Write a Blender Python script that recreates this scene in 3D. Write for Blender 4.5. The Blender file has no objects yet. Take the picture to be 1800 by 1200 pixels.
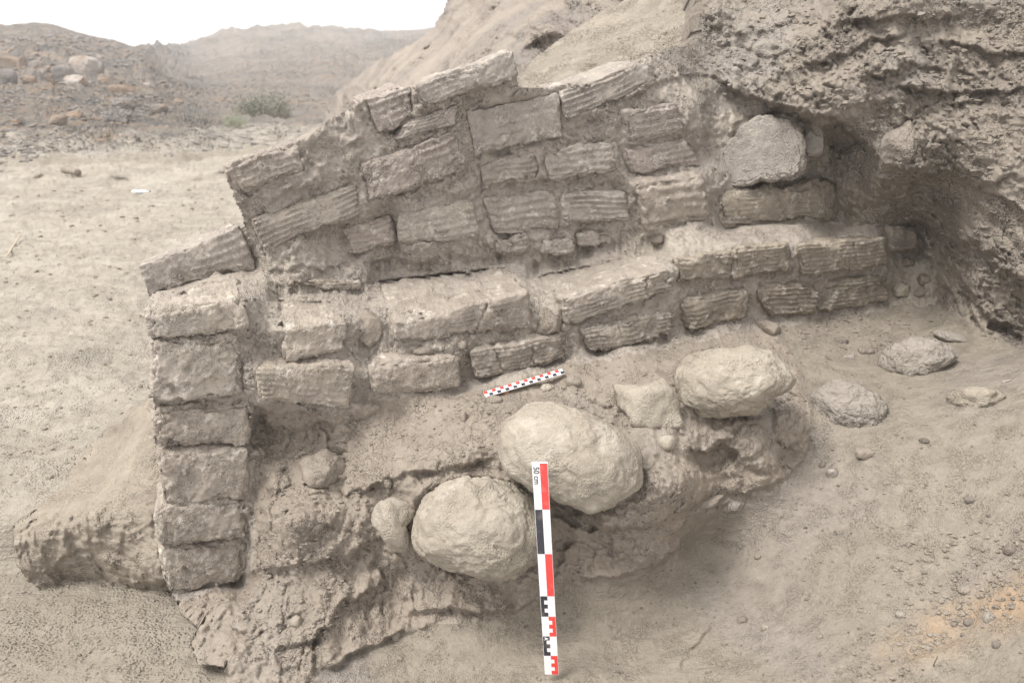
import bpy, math, random
import numpy as np
from mathutils import Vector

# ------------------------------------------------------------------ camera, world, sun, exposure
scene = bpy.context.scene
PITCH = math.radians(20.0); CA, SA = math.cos(PITCH), math.sin(PITCH)
F = 1350.0; H = 1.4
cam_d = bpy.data.cameras.new('camera'); cam = bpy.data.objects.new('camera', cam_d)
scene.collection.objects.link(cam); scene.camera = cam
cam.location = (0, 0, H); cam.rotation_euler = (math.radians(90) - PITCH, 0, 0)
cam_d.sensor_width = 36; cam_d.lens = 27.0; cam_d.clip_start = 0.05; cam_d.clip_end = 2000
cam_d.dof.use_dof = True; cam_d.dof.focus_distance = 1.75; cam_d.dof.aperture_fstop = 5.6

world = bpy.data.worlds.new('World'); scene.world = world; world.use_nodes = True
wn = world.node_tree.nodes; wl = world.node_tree.links; wn.clear()
SUN_EL, SUN_AZ = math.radians(60), math.radians(-116)      # azimuth from +Y towards +X
sky = wn.new('ShaderNodeTexSky'); sky.sky_type = 'NISHITA'; sky.sun_disc = False
sky.sun_elevation = SUN_EL; sky.sun_rotation = SUN_AZ; sky.dust_density = 6.0; sky.air_density = 1.0; sky.ozone_density = 1.0
hsv = wn.new('ShaderNodeHueSaturation'); hsv.inputs['Saturation'].default_value = 0.16
cloud = wn.new('ShaderNodeMix'); cloud.data_type = 'RGBA'; cloud.inputs[0].default_value = .7; cloud.inputs[7].default_value = (6.7, 6.5, 6.5, 1)   # thin white overcast
bg = wn.new('ShaderNodeBackground'); bg.inputs['Strength'].default_value = 0.12
wo = wn.new('ShaderNodeOutputWorld')
wl.new(sky.outputs[0], hsv.inputs['Color']); wl.new(hsv.outputs[0], cloud.inputs[6]); wl.new(cloud.outputs[2], bg.inputs['Color']); wl.new(bg.outputs[0], wo.inputs['Surface'])
sun_d = bpy.data.lights.new('sun', 'SUN'); sun_d.energy = 1.85; sun_d.angle = math.radians(20); sun_d.color = (1.0, 0.96, 0.925)
sun = bpy.data.objects.new('sun', sun_d); scene.collection.objects.link(sun)
sdir = Vector((math.sin(SUN_AZ) * math.cos(SUN_EL), math.cos(SUN_AZ) * math.cos(SUN_EL), math.sin(SUN_EL)))
sun.rotation_euler = sdir.to_track_quat('Z', 'Y').to_euler()
scene.view_settings.view_transform = 'Standard'; scene.view_settings.look = 'None'
scene.view_settings.gamma = 1.0; scene.view_settings.use_curve_mapping = False
scene.view_settings.exposure = 1.13
scene.cycles.max_bounces = 6; scene.cycles.diffuse_bounces = 4; scene.cycles.volume_bounces = 1

# ------------------------------------------------------------------ numpy noise
_rng = np.random.default_rng(7)
PERM = _rng.permutation(256).astype(np.int32); PERM = np.concatenate([PERM, PERM, PERM])
_g = _rng.normal(size=(256, 3)); GRAD = (_g / np.linalg.norm(_g, axis=1, keepdims=True)).astype(np.float32)

def perlin(p):
    p = p.astype(np.float32)
    i = np.floor(p).astype(np.int32); f = p - i; i &= 255
    w = f * f * f * (f * (f * 6 - 15) + 10)
    out = 0
    for dx in (0, 1):
        wx = w[:, 0] if dx else 1 - w[:, 0]; hx = PERM[i[:, 0] + dx]
        for dy in (0, 1):
            wy = w[:, 1] if dy else 1 - w[:, 1]; hy = PERM[hx + i[:, 1] + dy]
            for dz in (0, 1):
                wz = w[:, 2] if dz else 1 - w[:, 2]
                g = GRAD[PERM[hy + i[:, 2] + dz]]
                out = out + wx * wy * wz * (g[:, 0] * (f[:, 0] - dx) + g[:, 1] * (f[:, 1] - dy) + g[:, 2] * (f[:, 2] - dz))
    return out * 1.5

def fbm(p, s, octv=4, seed=0.0, gain=0.5, ridged=False):
    a, out, tot = 1.0, 0, 0
    q = p * s + seed * 17.31
    for k in range(octv):
        n = perlin(q)
        if ridged: n = 1 - 2 * np.abs(n)
        out = out + a * n; tot += a; a *= gain; q = q * 2.03 + 11.7
    return out / tot

def worley2(q, seed=0):
    """F1, F2 and a random value of the nearest cell for 2-D points"""
    i = np.floor(q).astype(np.int64); f1 = np.full(len(q), 9.0); f2 = np.full(len(q), 9.0); cid = np.zeros(len(q))
    for dx in (-1, 0, 1):
        for dy in (-1, 0, 1):
            c = i + (dx, dy); h = PERM[(c[:, 0] + seed) & 255]; h = PERM[h + (c[:, 1] & 255)]
            h2 = PERM[h + 37]; h3 = PERM[h + 91]
            px = c[:, 0] + (h + .5) / 256; py = c[:, 1] + (h2 + .5) / 256
            d = np.hypot(px - q[:, 0], py - q[:, 1])
            m = d < f1
            f2 = np.where(m, f1, np.minimum(f2, d)); cid = np.where(m, h3 / 255, cid); f1 = np.where(m, d, f1)
    return f1, f2, cid

def sstep(a, b, x):
    t = np.clip((x - a) / (b - a), 0, 1); return t * t * (3 - 2 * t)

# ------------------------------------------------------------------ camera rays <-> places
def AB(v):
    vp = (np.asarray(v, float) - 600) / F
    return CA - SA * vp, SA + CA * vp
def d_of_Y(v, Y): return Y / AB(v)[0]
def d_of_z(v, z): return (H - z) / AB(v)[1]
def Pt(u, v, d):
    """point seen in direction (u, v) of the photograph at depth d"""
    u = np.asarray(u, float); v = np.asarray(v, float); d = np.asarray(d, float)
    vp = (v - 600) / F
    return np.stack([(u - 900) / F * d, d * (CA - SA * vp), H - d * (SA + CA * vp)], -1)
K = 0.39
NIN = np.array([-K, 1, 0]) / math.hypot(K, 1)       # into the wall
def d_plane(u, v, Y0):                              # vertical wall plane Y = Y0 + K X
    return Y0 / (AB(v)[0] - K * (np.asarray(u, float) - 900) / F)

# ------------------------------------------------------------------ materials
def mat_earth(name, c1, c2, c3=None, scale=3.0, rough=0.95, bump=0.5, fine=140.0, pit=0.0, bumpd=0.004, spots=None, pale=None, ochre=None, streak=None, grain=1.0):
    m = bpy.data.materials.new(name); m.use_nodes = True
    n = m.node_tree.nodes; l = m.node_tree.links; n.clear()
    out = n.new('ShaderNodeOutputMaterial'); b = n.new('ShaderNodeBsdfPrincipled'); l.new(b.outputs[0], out.inputs[0])
    b.inputs['Roughness'].default_value = rough; b.inputs['Specular IOR Level'].default_value = 0.12
    g = n.new('ShaderNodeNewGeometry')
    pos = g.outputs['Position']
    def noise(s, det=6, r=0.6, dist=0.0, vec=pos):
        t = n.new('ShaderNodeTexNoise'); t.inputs['Scale'].default_value = s; t.inputs['Detail'].default_value = det
        t.inputs['Roughness'].default_value = r; t.inputs['Distortion'].default_value = dist; l.new(vec, t.inputs['Vector']); return t.outputs['Fac']
    def ramp(f, a, bb):
        r = n.new('ShaderNodeMapRange'); r.inputs['From Min'].default_value = a; r.inputs['From Max'].default_value = bb; l.new(f, r.inputs['Value']); return r.outputs[0]
    def mix(f, a, bcol, mode='MIX'):
        x = n.new('ShaderNodeMix'); x.data_type = 'RGBA'; x.blend_type = mode
        if isinstance(f, float): x.inputs[0].default_value = f
        else: l.new(f, x.inputs[0])
        for idx, c in ((6, a), (7, bcol)):
            if isinstance(c, tuple): x.inputs[idx].default_value = (*c, 1)
            else: l.new(c, x.inputs[idx])
        return x.outputs[2]
    col = mix(ramp(noise(scale, 5, 0.62), .36, .64), c1, c2)
    if c3: col = mix(ramp(noise(scale * .45 + 1.3, 3, 0.5, .4), .52, .68), col, c3)
    # grain
    gr = ramp(noise(fine * 2.2, 4, .7), .25, .75)
    col = mix(0.5, col, mix(gr, (.55, .54, .53), (1.0, 1.0, 1.0)), 'MULTIPLY') if True else col
    gr2 = ramp(noise(fine * .35, 5, .7), .3, .7)
    col = mix(0.45, col, mix(gr2, (.68, .665, .65), (1.0, 1.0, 1.0)), 'MULTIPLY')
    if name.startswith('adobe'):
        oi = n.new('ShaderNodeObjectInfo'); col = mix(.55, col, mix(oi.outputs['Random'], (.92, .89, .86), (1.08, 1.08, 1.08)), 'MULTIPLY')
        col = mix(ramp(noise(28, 4, .7), .56, .68), col, (.53, .485, .42)); col = mix(ramp(noise(19, 4, .6, .5), .62, .72), col, (.30, .26, .215))
    if pale:
        col = mix(ramp(noise(pale[1], 5, .65, .6), .55, .7), col, pale[0])
    if ochre:
        at = n.new('ShaderNodeAttribute'); at.attribute_name = 'ochre'  # on sand_plain this also carries brown soil and painted pit shade
        mm = n.new('ShaderNodeMath'); mm.operation = 'MULTIPLY'; l.new(at.outputs['Fac'], mm.inputs[0]); l.new(ramp(noise(9, 5, .65), .3, .6), mm.inputs[1])
        col = mix(mm.outputs[0], col, ochre)
    if spots:
        sc, sp, th = spots
        vo = n.new('ShaderNodeTexVoronoi'); vo.inputs['Scale'].default_value = sc; l.new(pos, vo.inputs['Vector'])
        r = n.new('ShaderNodeMath'); r.operation = 'GREATER_THAN'; l.new(ramp(vo.outputs['Distance'], 0, 1), r.inputs[0]); r.inputs[1].default_value = .18
        sepc = n.new('ShaderNodeSeparateColor'); l.new(vo.outputs['Color'], sepc.inputs[0])
        r2 = n.new('ShaderNodeMath'); r2.operation = 'LESS_THAN'; l.new(sepc.outputs[0], r2.inputs[0]); r2.inputs[1].default_value = th
        r3 = n.new('ShaderNodeMath'); r3.operation = 'SUBTRACT'; r3.use_clamp = True; l.new(r2.outputs[0], r3.inputs[0]); l.new(r.outputs[0], r3.inputs[1])
        col = mix(r3.outputs[0], col, sp)
    st_ = None
    if streak:
        mp_ = n.new('ShaderNodeMapping'); mp_.inputs['Rotation'].default_value = (0, 0, math.radians(streak[1])); mp_.inputs['Scale'].default_value = (.28, 1, 1); l.new(pos, mp_.inputs['Vector'])
        st_ = noise(streak[0], 6, .68, .9, vec=mp_.outputs[0])
        col = mix(streak[2], col, mix(ramp(st_, .38, .62), (.74, .72, .69), (1.0, 1.0, 1.0)), 'MULTIPLY')
    l.new(col, b.inputs['Base Color'])
    # fine relief
    h1 = noise(fine, 6, .72); h2 = noise(fine * .28, 4, .6, .8)
    add = n.new('ShaderNodeMath'); add.operation = 'MULTIPLY_ADD'; l.new(h2, add.inputs[0]); add.inputs[1].default_value = 1.6; l.new(h1, add.inputs[2])
    hh = add.outputs[0]
    vg = n.new('ShaderNodeTexVoronoi'); vg.inputs['Scale'].default_value = fine * 1.9; l.new(pos, vg.inputs['Vector'])
    vm = n.new('ShaderNodeMath'); vm.operation = 'MULTIPLY'; l.new(ramp(noise(fine * .12, 3, .6), .42, .6), vm.inputs[0]); l.new(ramp(vg.outputs['Distance'], .55, .05), vm.inputs[1])
    ag = n.new('ShaderNodeMath'); ag.operation = 'MULTIPLY_ADD'; l.new(vm.outputs[0], ag.inputs[0]); ag.inputs[1].default_value = grain; l.new(hh, ag.inputs[2]); hh = ag.outputs[0]
    if st_ is not None:
        a3 = n.new('ShaderNodeMath'); a3.operation = 'MULTIPLY_ADD'; l.new(st_, a3.inputs[0]); a3.inputs[1].default_value = 3.2; l.new(hh, a3.inputs[2]); hh = a3.outputs[0]
    if pit:
        vo = n.new('ShaderNodeTexVoronoi'); vo.feature = 'DISTANCE_TO_EDGE'; vo.inputs['Scale'].default_value = pit
        wv = n.new('ShaderNodeVectorMath'); wv.operation = 'ADD'; tt = n.new('ShaderNodeTexNoise'); tt.inputs['Scale'].default_value = pit * 1.5
        l.new(pos, tt.inputs['Vector'])
        sc_ = n.new('ShaderNodeVectorMath'); sc_.operation = 'SCALE'; sc_.inputs['Scale'].default_value = 1.3 / pit; l.new(tt.outputs['Color'], sc_.inputs[0])
        l.new(pos, wv.inputs[0]); l.new(sc_.outputs[0], wv.inputs[1]); l.new(wv.outputs[0], vo.inputs['Vector'])
        cr = ramp(vo.outputs['Distance'], 0, .045)
        mask = ramp(noise(pit * .35, 2, .5), .5, .6)
        inv = n.new('ShaderNodeMath'); inv.operation = 'SUBTRACT'; inv.inputs[0].default_value = 1; l.new(mask, inv.inputs[1])
        mx = n.new('ShaderNodeMath'); mx.operation = 'MAXIMUM'; l.new(cr, mx.inputs[0]); l.new(inv.outputs[0], mx.inputs[1])
        ad = n.new('ShaderNodeMath'); ad.operation = 'MULTIPLY_ADD'; l.new(mx.outputs[0], ad.inputs[0]); ad.inputs[1].default_value = .55; l.new(hh, ad.inputs[2]); hh = ad.outputs[0]
    bp = n.new('ShaderNodeBump'); bp.inputs['Strength'].default_value = min(1, bump * 1.3); bp.inputs['Distance'].default_value = bumpd
    l.new(hh, bp.inputs['Height']); l.new(bp.outputs[0], b.inputs['Normal'])
    return m

def mat_flat(name, c, rough=.5, dirt=.25):
    m = bpy.data.materials.new(name); m.use_nodes = True
    n = m.node_tree.nodes; l = m.node_tree.links; b = n['Principled BSDF']; b.inputs['Roughness'].default_value = rough
    t = n.new('ShaderNodeTexNoise'); t.inputs['Scale'].default_value = 60; t.inputs['Detail'].default_value = 5
    g = n.new('ShaderNodeNewGeometry'); l.new(g.outputs['Position'], t.inputs['Vector'])
    r = n.new('ShaderNodeMapRange'); r.inputs['From Min'].default_value = .52; r.inputs['From Max'].default_value = .75; r.inputs['To Max'].default_value = dirt; l.new(t.outputs['Fac'], r.inputs['Value'])
    x = n.new('ShaderNodeMix'); x.data_type = 'RGBA'; l.new(r.outputs[0], x.inputs[0]); x.inputs[6].default_value = (*c, 1); x.inputs[7].default_value = (.40, .34, .27, 1)
    l.new(x.outputs[2], b.inputs['Base Color']); return m

M = {}
M['adobe'] = mat_earth('adobe_brick', (.44, .395, .34), (.38, .335, .285), (.46, .41, .34), scale=6, bump=.65, fine=150, pit=30)
M['adobe_grey'] = mat_earth('adobe_brick_grey', (.425, .385, .34), (.37, .335, .295), (.445, .395, .34), scale=6, bump=.65, fine=150, pit=30)
M['adobe_pink'] = mat_earth('adobe_brick_pinkish', (.43, .38, .335), (.37, .325, .29), (.44, .395, .34), scale=7, bump=.8, fine=130, pit=36)
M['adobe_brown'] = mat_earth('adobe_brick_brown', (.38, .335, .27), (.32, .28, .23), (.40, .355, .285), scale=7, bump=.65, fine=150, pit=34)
M['mortar'] = mat_earth('mud_mortar', (.42, .375, .325), (.365, .325, .28), (.435, .39, .33), scale=5, bump=.9, fine=110, pit=42)
M['mud'] = mat_earth('eroded_mud', (.355, .305, .25), (.30, .26, .215), (.345, .31, .265), scale=4, bump=.8, fine=110, pit=24)
M['bank'] = mat_earth('earth_bank', (.335, .295, .245), (.275, .242, .205), (.33, .30, .262), scale=5, bump=1.0, fine=90, pit=45, bumpd=.006)
M['floor'] = mat_earth('excavation_floor', (.345, .308, .25), (.305, .270, .22), (.335, .302, .262), scale=2.2, bump=.7, fine=170, spots=(120, (.22, .19, .16), .05), streak=(26, 30, .25), ochre=(.38, .27, .175))
# mat_earth('orange_floor', (.42, .32, .22), (.36, .29, .215), None, scale=6, bump=.8, fine=120)
M['sand'] = mat_earth('pale_sand', (.455, .415, .35), (.37, .338, .285), (.475, .44, .375), scale=1.4, bump=.6, fine=70, spots=(40, (.25, .21, .17), .04), bumpd=.010, streak=(11, -14, .5), ochre=(.275, .245, .20))  # ochre slot holds the dark tone of painted pit shade and brown soil
M['mound'] = mat_earth('mound_earth', (.385, .34, .275), (.32, .28, .228), (.36, .31, .25), scale=5, bump=1.0, fine=90, streak=(20, 60, .3))
M['sandslope'] = mat_earth('sunlit_sand_slope', (.46, .41, .34), (.39, .35, .29), None, scale=5.0, bump=.8, fine=60, bumpd=.012, streak=(9, 40, .6))
M['erodedhill'] = mat_earth('eroded_hill', (.37, .325, .275), (.28, .25, .22), (.39, .34, .28), scale=.9, bump=.8, fine=22, bumpd=.02)
M['hill'] = mat_earth('rocky_hill', (.30, .265, .22), (.15, .143, .13), (.33, .25, .18), scale=1.1, bump=1.0, fine=7.0, bumpd=.14, ochre=(.43, .39, .33), spots=(5.0, (.42, .36, .29), .28))
M['stone'] = mat_earth('mud_coated_stone', (.42, .375, .305), (.355, .315, .255), (.43, .39, .32), scale=8, bump=.85, fine=120, pale=((.46, .42, .355), 9), grain=.6)
M['stone_grey'] = mat_earth('dusty_grey_stone', (.37, .335, .29), (.325, .295, .255), None, scale=9, bump=.7, fine=140)
M['stone_pale'] = mat_earth('smooth_pale_stone', (.40, .365, .32), (.35, .315, .28), None, scale=9, bump=.7, fine=150)
M['clod'] = mat_earth('earth_clod', (.36, .315, .26), (.31, .27, .225), None, scale=14, bump=.9, fine=140)
M['clod_dark'] = mat_earth('dark_clod', (.26, .225, .19), (.21, .185, .16), None, scale=14, bump=.9, fine=140)
M['rock_orange'] = mat_earth('orange_rock', (.36, .265, .19), (.28, .22, .165), (.32, .275, .23), scale=1.6, bump=.8, fine=12, bumpd=.05)
M['rock_grey'] = mat_earth('grey_rock', (.34, .31, .28), (.24, .225, .21), (.38, .30, .22), scale=1.6, bump=.8, fine=12, bumpd=.05)
M['rock_white'] = mat_earth('white_rock', (.55, .50, .45), (.42, .37, .33), (.40, .30, .22), scale=1.6, bump=.7, fine=12, bumpd=.05)
M['white'] = mat_flat('white_plastic', (.80, .80, .80), .35)
M['red'] = mat_flat('red_print', (.70, .055, .045), .35)
M['black'] = mat_flat('black_print', (.028, .028, .036), .35)
M['reddish'] = mat_earth('brick_red_clod', (.42, .23, .15), (.34, .2, .14), None, scale=30, bump=.7, fine=200)
M['leaf'] = mat_flat('grey_green_leaf', (.13, .15, .11), .7)
M['leaf2'] = mat_flat('pale_green_leaf', (.20, .25, .15), .7)
M['twig'] = mat_flat('dry_twig', (.42, .36, .25), .8)
M['bottle'] = mat_flat('pale_plastic', (.72, .78, .80), .25, .1)

# ------------------------------------------------------------------ mesh linking
col = scene.collection
def link(o, parent=None):
    col.objects.link(o)
    if parent is not None: o.parent = parent
    return o
def np_mesh(name, V, Q, mat, parent=None, smooth=True, matidx=None):
    me = bpy.data.meshes.new(name); V = np.asarray(V, np.float32); Q = np.asarray(Q, np.int32); k = Q.shape[1]
    me.vertices.add(len(V)); me.vertices.foreach_set('co', V.ravel())
    me.loops.add(Q.size); me.loops.foreach_set('vertex_index', Q.ravel())
    me.polygons.add(len(Q)); me.polygons.foreach_set('loop_start', np.arange(0, Q.size, k, dtype=np.int32))
    try: me.polygons.foreach_set('loop_total', np.full(len(Q), k, np.int32))
    except Exception: pass
    me.update(calc_edges=True)
    me.polygons.foreach_set('use_smooth', np.full(len(Q), smooth))
    for m in (mat if isinstance(mat, (list, tuple)) else [mat]): me.materials.append(m)
    if matidx is not None: me.polygons.foreach_set('material_index', np.asarray(matidx, np.int32))
    me.validate(); me.update()
    return link(bpy.data.objects.new(name, me), parent)
def tag(o, label=None, cat=None, group=None, kind=None):
    if label: o['label'] = label
    if cat: o['category'] = cat
    if group: o['group'] = group
    if kind: o['kind'] = kind
    return o
def empty(name, loc=(0, 0, 0)):
    o = bpy.data.objects.new(name, None); col.objects.link(o); o.location = loc; return o
def rebase(root, o):
    """part keeps its world place under an Empty standing elsewhere"""
    o.parent = root; o.matrix_parent_inverse = root.matrix_world.inverted(); return o

# ------------------------------------------------------------------ thin-plate like interpolation of depth from survey points
class Field:
    def __init__(s, pts, smooth=0.0):
        a = np.array(pts, float); s.u = a[:, :2] / 100; y = np.log(a[:, 2])
        r = np.hypot(*(s.u[:, None] - s.u[None]).transpose(2, 0, 1)); n = len(a)
        A = np.zeros((n + 3, n + 3)); A[:n, :n] = s.k(r) + np.eye(n) * smooth; A[:n, n] = 1; A[:n, n + 1:] = s.u; A[n:, :n] = A[:n, n:].T
        s.w = np.linalg.solve(A, np.concatenate([y, [0, 0, 0]]))
    def k(s, r): return np.sqrt(r * r + .01)
    def __call__(s, u, v):
        q = np.stack([u / 100, v / 100], 1); out = np.empty(len(q)); n = len(s.u)
        for i in range(0, len(q), 40000):
            b = q[i:i + 40000]; r = np.hypot(b[:, 0:1] - s.u[None, :, 0], b[:, 1:2] - s.u[None, :, 1])
            out[i:i + 40000] = s.k(r) @ s.w[:n] + s.w[n] + b @ s.w[n + 1:]
        return np.exp(out)

def upsample(fn, U, V, step=7.0):
    cu = np.arange(U[0], U[-1] + step, step); cv = np.arange(V[0], V[-1] + step, step)
    g = fn(*[x.ravel() for x in np.meshgrid(cu, cv)]).reshape(len(cv), len(cu))
    iu = (U - cu[0]) / step; i0 = np.clip(iu.astype(int), 0, len(cu) - 2); fu = iu - i0
    iv = (V - cv[0]) / step; j0 = np.clip(iv.astype(int), 0, len(cv) - 2); fv = iv - j0
    g0 = g[:, i0] * (1 - fu) + g[:, i0 + 1] * fu
    return g0[j0] * (1 - fv)[:, None] + g0[j0 + 1] * fv[:, None]

def axis(lo, a, b, hi, step, outer):
    mid = np.arange(a, b + step, step)
    def side(n, L):
        t = np.linspace(0, 1, n + 1)[1:]; return L * (t * .25 + .75 * t ** 2)
    left = a - side(outer, a - lo)[::-1]; right = mid[-1] + side(outer, hi - mid[-1])
    return np.concatenate([left, mid, right])

def in_poly(u, v, poly):
    x = np.asarray(u); y = np.asarray(v); c = np.zeros(x.shape, bool); n = len(poly)
    for i in range(n):
        x1, y1 = poly[i]; x2, y2 = poly[(i + 1) % n]
        if y1 == y2: continue
        m = ((y1 > y) != (y2 > y)); c ^= m & (x < (x2 - x1) * (y - y1) / (y2 - y1) + x1)
    return c
def dist_line(u, v, pl):
    best = np.full(u.shape, 1e9)
    for (x1, y1), (x2, y2) in zip(pl[:-1], pl[1:]):
        dx, dy = x2 - x1, y2 - y1; t = np.clip(((u - x1) * dx + (v - y1) * dy) / (dx * dx + dy * dy), 0, 1)
        best = np.minimum(best, np.hypot(u - x1 - t * dx, v - y1 - t * dy))
    return best
def dist_poly(u, v, poly): return dist_line(u, v, list(poly) + [poly[0]])

def smooth_poly(pl, it=2):
    for _ in range(it):
        q = []
        for a, b in zip(pl[:-1], pl[1:]):
            q += [(a[0] * .75 + b[0] * .25, a[1] * .75 + b[1] * .25), (a[0] * .25 + b[0] * .75, a[1] * .25 + b[1] * .75)]
        pl = [pl[0]] + q + [pl[-1]]
    return pl

def grid_sheet(U, V, D, keep, cls, specs, skirt=0.35, attrs=None):
    """vertices from a depth grid; faces where keep; one object per class; silhouette edges run back as solid sides"""
    UU, VV = np.meshgrid(U, V); P = Pt(UU, VV, D).reshape(-1, 3); nv, nu = D.shape
    idx = np.arange(nv * nu).reshape(nv, nu)
    q = np.stack([idx[:-1, :-1], idx[1:, :-1], idx[1:, 1:], idx[:-1, 1:]], -1)
    kf = keep[:-1, :-1] & keep[1:, :-1] & keep[1:, 1:] & keep[:-1, 1:]
    fc = cls[:-1, :-1]; obs = []
    for ci, (name, mat) in enumerate(specs):
        m = kf & (fc == ci); Q = q[m]
        if len(Q) == 0: obs.append(None); continue
        Vs = P; src = np.arange(nv * nu)
        # silhouette edges
        if skirt:
            e = np.concatenate([Q[:, [0, 1]], Q[:, [1, 2]], Q[:, [2, 3]], Q[:, [3, 0]]])
            allq = q[kf]; ea = np.concatenate([allq[:, [0, 1]], allq[:, [1, 2]], allq[:, [2, 3]], allq[:, [3, 0]]])
            key = lambda a: np.minimum(a[:, 0], a[:, 1]) * (nv * nu) + np.maximum(a[:, 0], a[:, 1])
            ku, cnt = np.unique(key(ea), return_counts=True); single = ku[cnt == 1]
            be = e[np.isin(key(e), single)]
            bv, inv = np.unique(be, return_inverse=True); inv = inv.reshape(be.shape)
            base = len(P); off1 = P[bv] + np.array([0, skirt * .4, -.01 * skirt]); off2 = P[bv] + np.array([0, skirt, -.25 * skirt])
            Vs = np.concatenate([P, off1, off2]); nb = len(bv); src = np.concatenate([src, bv, bv])
            s1 = np.stack([be[:, 1], be[:, 0], base + inv[:, 0], base + inv[:, 1]], 1)
            s2 = np.stack([base + inv[:, 1], base + inv[:, 0], base + nb + inv[:, 0], base + nb + inv[:, 1]], 1)
            Q = np.concatenate([Q, s1, s2])
        used, qi = np.unique(Q, return_inverse=True)
        o = np_mesh(name, Vs[used], qi.reshape(Q.shape), mat); obs.append(o)
        for an, av in (attrs or {}).items():
            at = o.data.attributes.new(an, 'FLOAT', 'POINT'); at.data.foreach_set('value', np.asarray(av, np.float32).ravel()[src[used]])
    return obs

# ------------------------------------------------------------------ survey of the bricks
# corners TL, TR, BR, BL of the seen face; Y0 = wall plane; opt: top = (back-left, back-right), D depth, ridge rows, rough, mat
BR = []
def B(tl, tr, br, bl, Y0, top=None, D=.19, ridge=0, rough=1.0, mat='adobe', r=.012, cracks=(), tilt=0.0, bulge=0.0):
    BR.append(dict(f=[tl, tr, br, bl], Y0=Y0, top=top, D=D, ridge=ridge, rough=rough, mat=mat, r=r, cracks=cracks, tilt=tilt, bulge=bulge))
# corner pier, top to bottom
B((255, 543), (434, 522), (440, 585), (261, 603), 1.745, top=((262, 508), (430, 490)), rough=1.76, r=0.019)
B((257, 602), (425, 594), (430, 698), (257, 714), 1.748, rough=2.03, mat='adobe', r=0.022, bulge=.004)
B((260, 720), (446, 704), (447, 782), (271, 792), 1.762, rough=1.76, r=0.022)
B((272, 795), (437, 789), (438, 878), (284, 892), 1.748, rough=1.22, r=0.016)
B((272, 890), (438, 881), (441, 950), (273, 970), 1.742, rough=1.49, r=0.022)
B((271, 965), (436, 955), (428, 1028), (290, 1046), 1.752, rough=1.62, r=0.024)
# lower row
B((446, 645), (630, 640), (616, 722), (454, 706), 1.712, top=((470, 622), (605, 618)), ridge=7, rough=.8, D=.07)
B((643, 640), (808, 627), (813, 686), (655, 697), 1.715, top=((650, 616), (790, 606)), rough=1.0, r=.018, D=.07)
B((821, 622), (990, 588), (996, 634), (836, 668), 1.735, top=((822, 594), (968, 566)), ridge=7, rough=1.3, D=.07, cracks=((.66, .02), (.30, -.1)))
B((1018, 580), (1186, 548), (1178, 598), (1040, 622), 1.745, ridge=6, rough=1.9, mat='adobe', r=.016)
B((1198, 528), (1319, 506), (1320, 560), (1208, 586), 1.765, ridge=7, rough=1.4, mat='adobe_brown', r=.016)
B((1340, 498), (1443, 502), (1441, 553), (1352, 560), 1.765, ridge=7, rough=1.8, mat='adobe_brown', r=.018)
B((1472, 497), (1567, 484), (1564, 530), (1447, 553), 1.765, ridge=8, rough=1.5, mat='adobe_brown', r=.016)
# upper row of the lower step
B((492, 575), (613, 563), (607, 622), (499, 641), 1.735, top=((489, 528), (590, 531)), rough=1.2, D=.16)
B((692, 563), (928, 515), (936, 577), (695, 603), 1.745, top=((664, 494), (895, 468)), ridge=7, rough=1.0, D=.23, cracks=((.62, .10),))
B((984, 523), (1181, 470), (1188, 513), (998, 574), 1.745, top=((942, 486), (1152, 442)), ridge=7, rough=1.0, D=.2, cracks=((.76, .03),))
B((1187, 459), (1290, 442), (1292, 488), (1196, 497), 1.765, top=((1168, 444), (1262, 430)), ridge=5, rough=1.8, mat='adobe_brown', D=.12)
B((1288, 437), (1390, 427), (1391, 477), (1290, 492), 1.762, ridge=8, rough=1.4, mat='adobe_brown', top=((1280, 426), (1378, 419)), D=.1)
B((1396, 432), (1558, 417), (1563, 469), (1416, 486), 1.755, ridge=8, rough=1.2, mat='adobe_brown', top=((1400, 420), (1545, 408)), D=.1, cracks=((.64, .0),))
B((1564, 398), (1618, 401), (1616, 440), (1567, 444), 1.80, ridge=7, rough=.8, mat='adobe_grey')
B((512, 494), (636, 491), (632, 507), (508, 510), 1.93, top=((500, 484), (604, 480)), rough=1.6, D=.06, r=.006)
# upper wall
B((243, 467), (420, 398), (452, 472), (257, 522), 2.02, top=((241, 462), (405, 392)), rough=.9, mat='adobe_grey', r=.006, D=.22)
B((442, 386), (628, 322), (634, 378), (464, 441), 1.965, ridge=6, rough=.9, mat='adobe', r=.01)
B((386, 294), (528, 246), (543, 298), (425, 344), 1.955, top=((392, 284), (515, 240)), ridge=5, rough=1.3, mat='adobe_grey', r=.016)
B((628, 290), (806, 228), (823, 298), (645, 361), 1.95, ridge=5, rough=1.5, mat='adobe_pink', r=.01)
B((716, 212), (803, 186), (811, 224), (690, 250), 1.955, rough=1.3, mat='adobe_pink', r=.012)
B((640, 176), (720, 150), (731, 208), (668, 240), 1.965, rough=1.2, mat='adobe_pink', r=.012)
B((728, 149), (902, 88), (915, 138), (752, 187), 1.93, top=((730, 142), (893, 84)), rough=.9, mat='adobe_grey', r=.014, ridge=0)
B((698, 380), (834, 354), (847, 419), (703, 432), 1.965, rough=.7, mat='adobe', r=.01, top=((700, 366), (826, 342)), D=.035)
B((845, 348), (976, 333), (985, 405), (868, 412), 1.985, rough=1.0, mat='adobe_grey', r=.008)
B((988, 336), (1102, 334), (1113, 389), (990, 394), 1.975, ridge=6, rough=.7, mat='adobe_grey', r=.014)
B((1108, 322), (1240, 303), (1253, 388), (1138, 411), 1.93, top=((1128, 312), (1226, 296)), ridge=5, rough=1.2, mat='adobe', r=.03, D=.05, bulge=.01)
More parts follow.
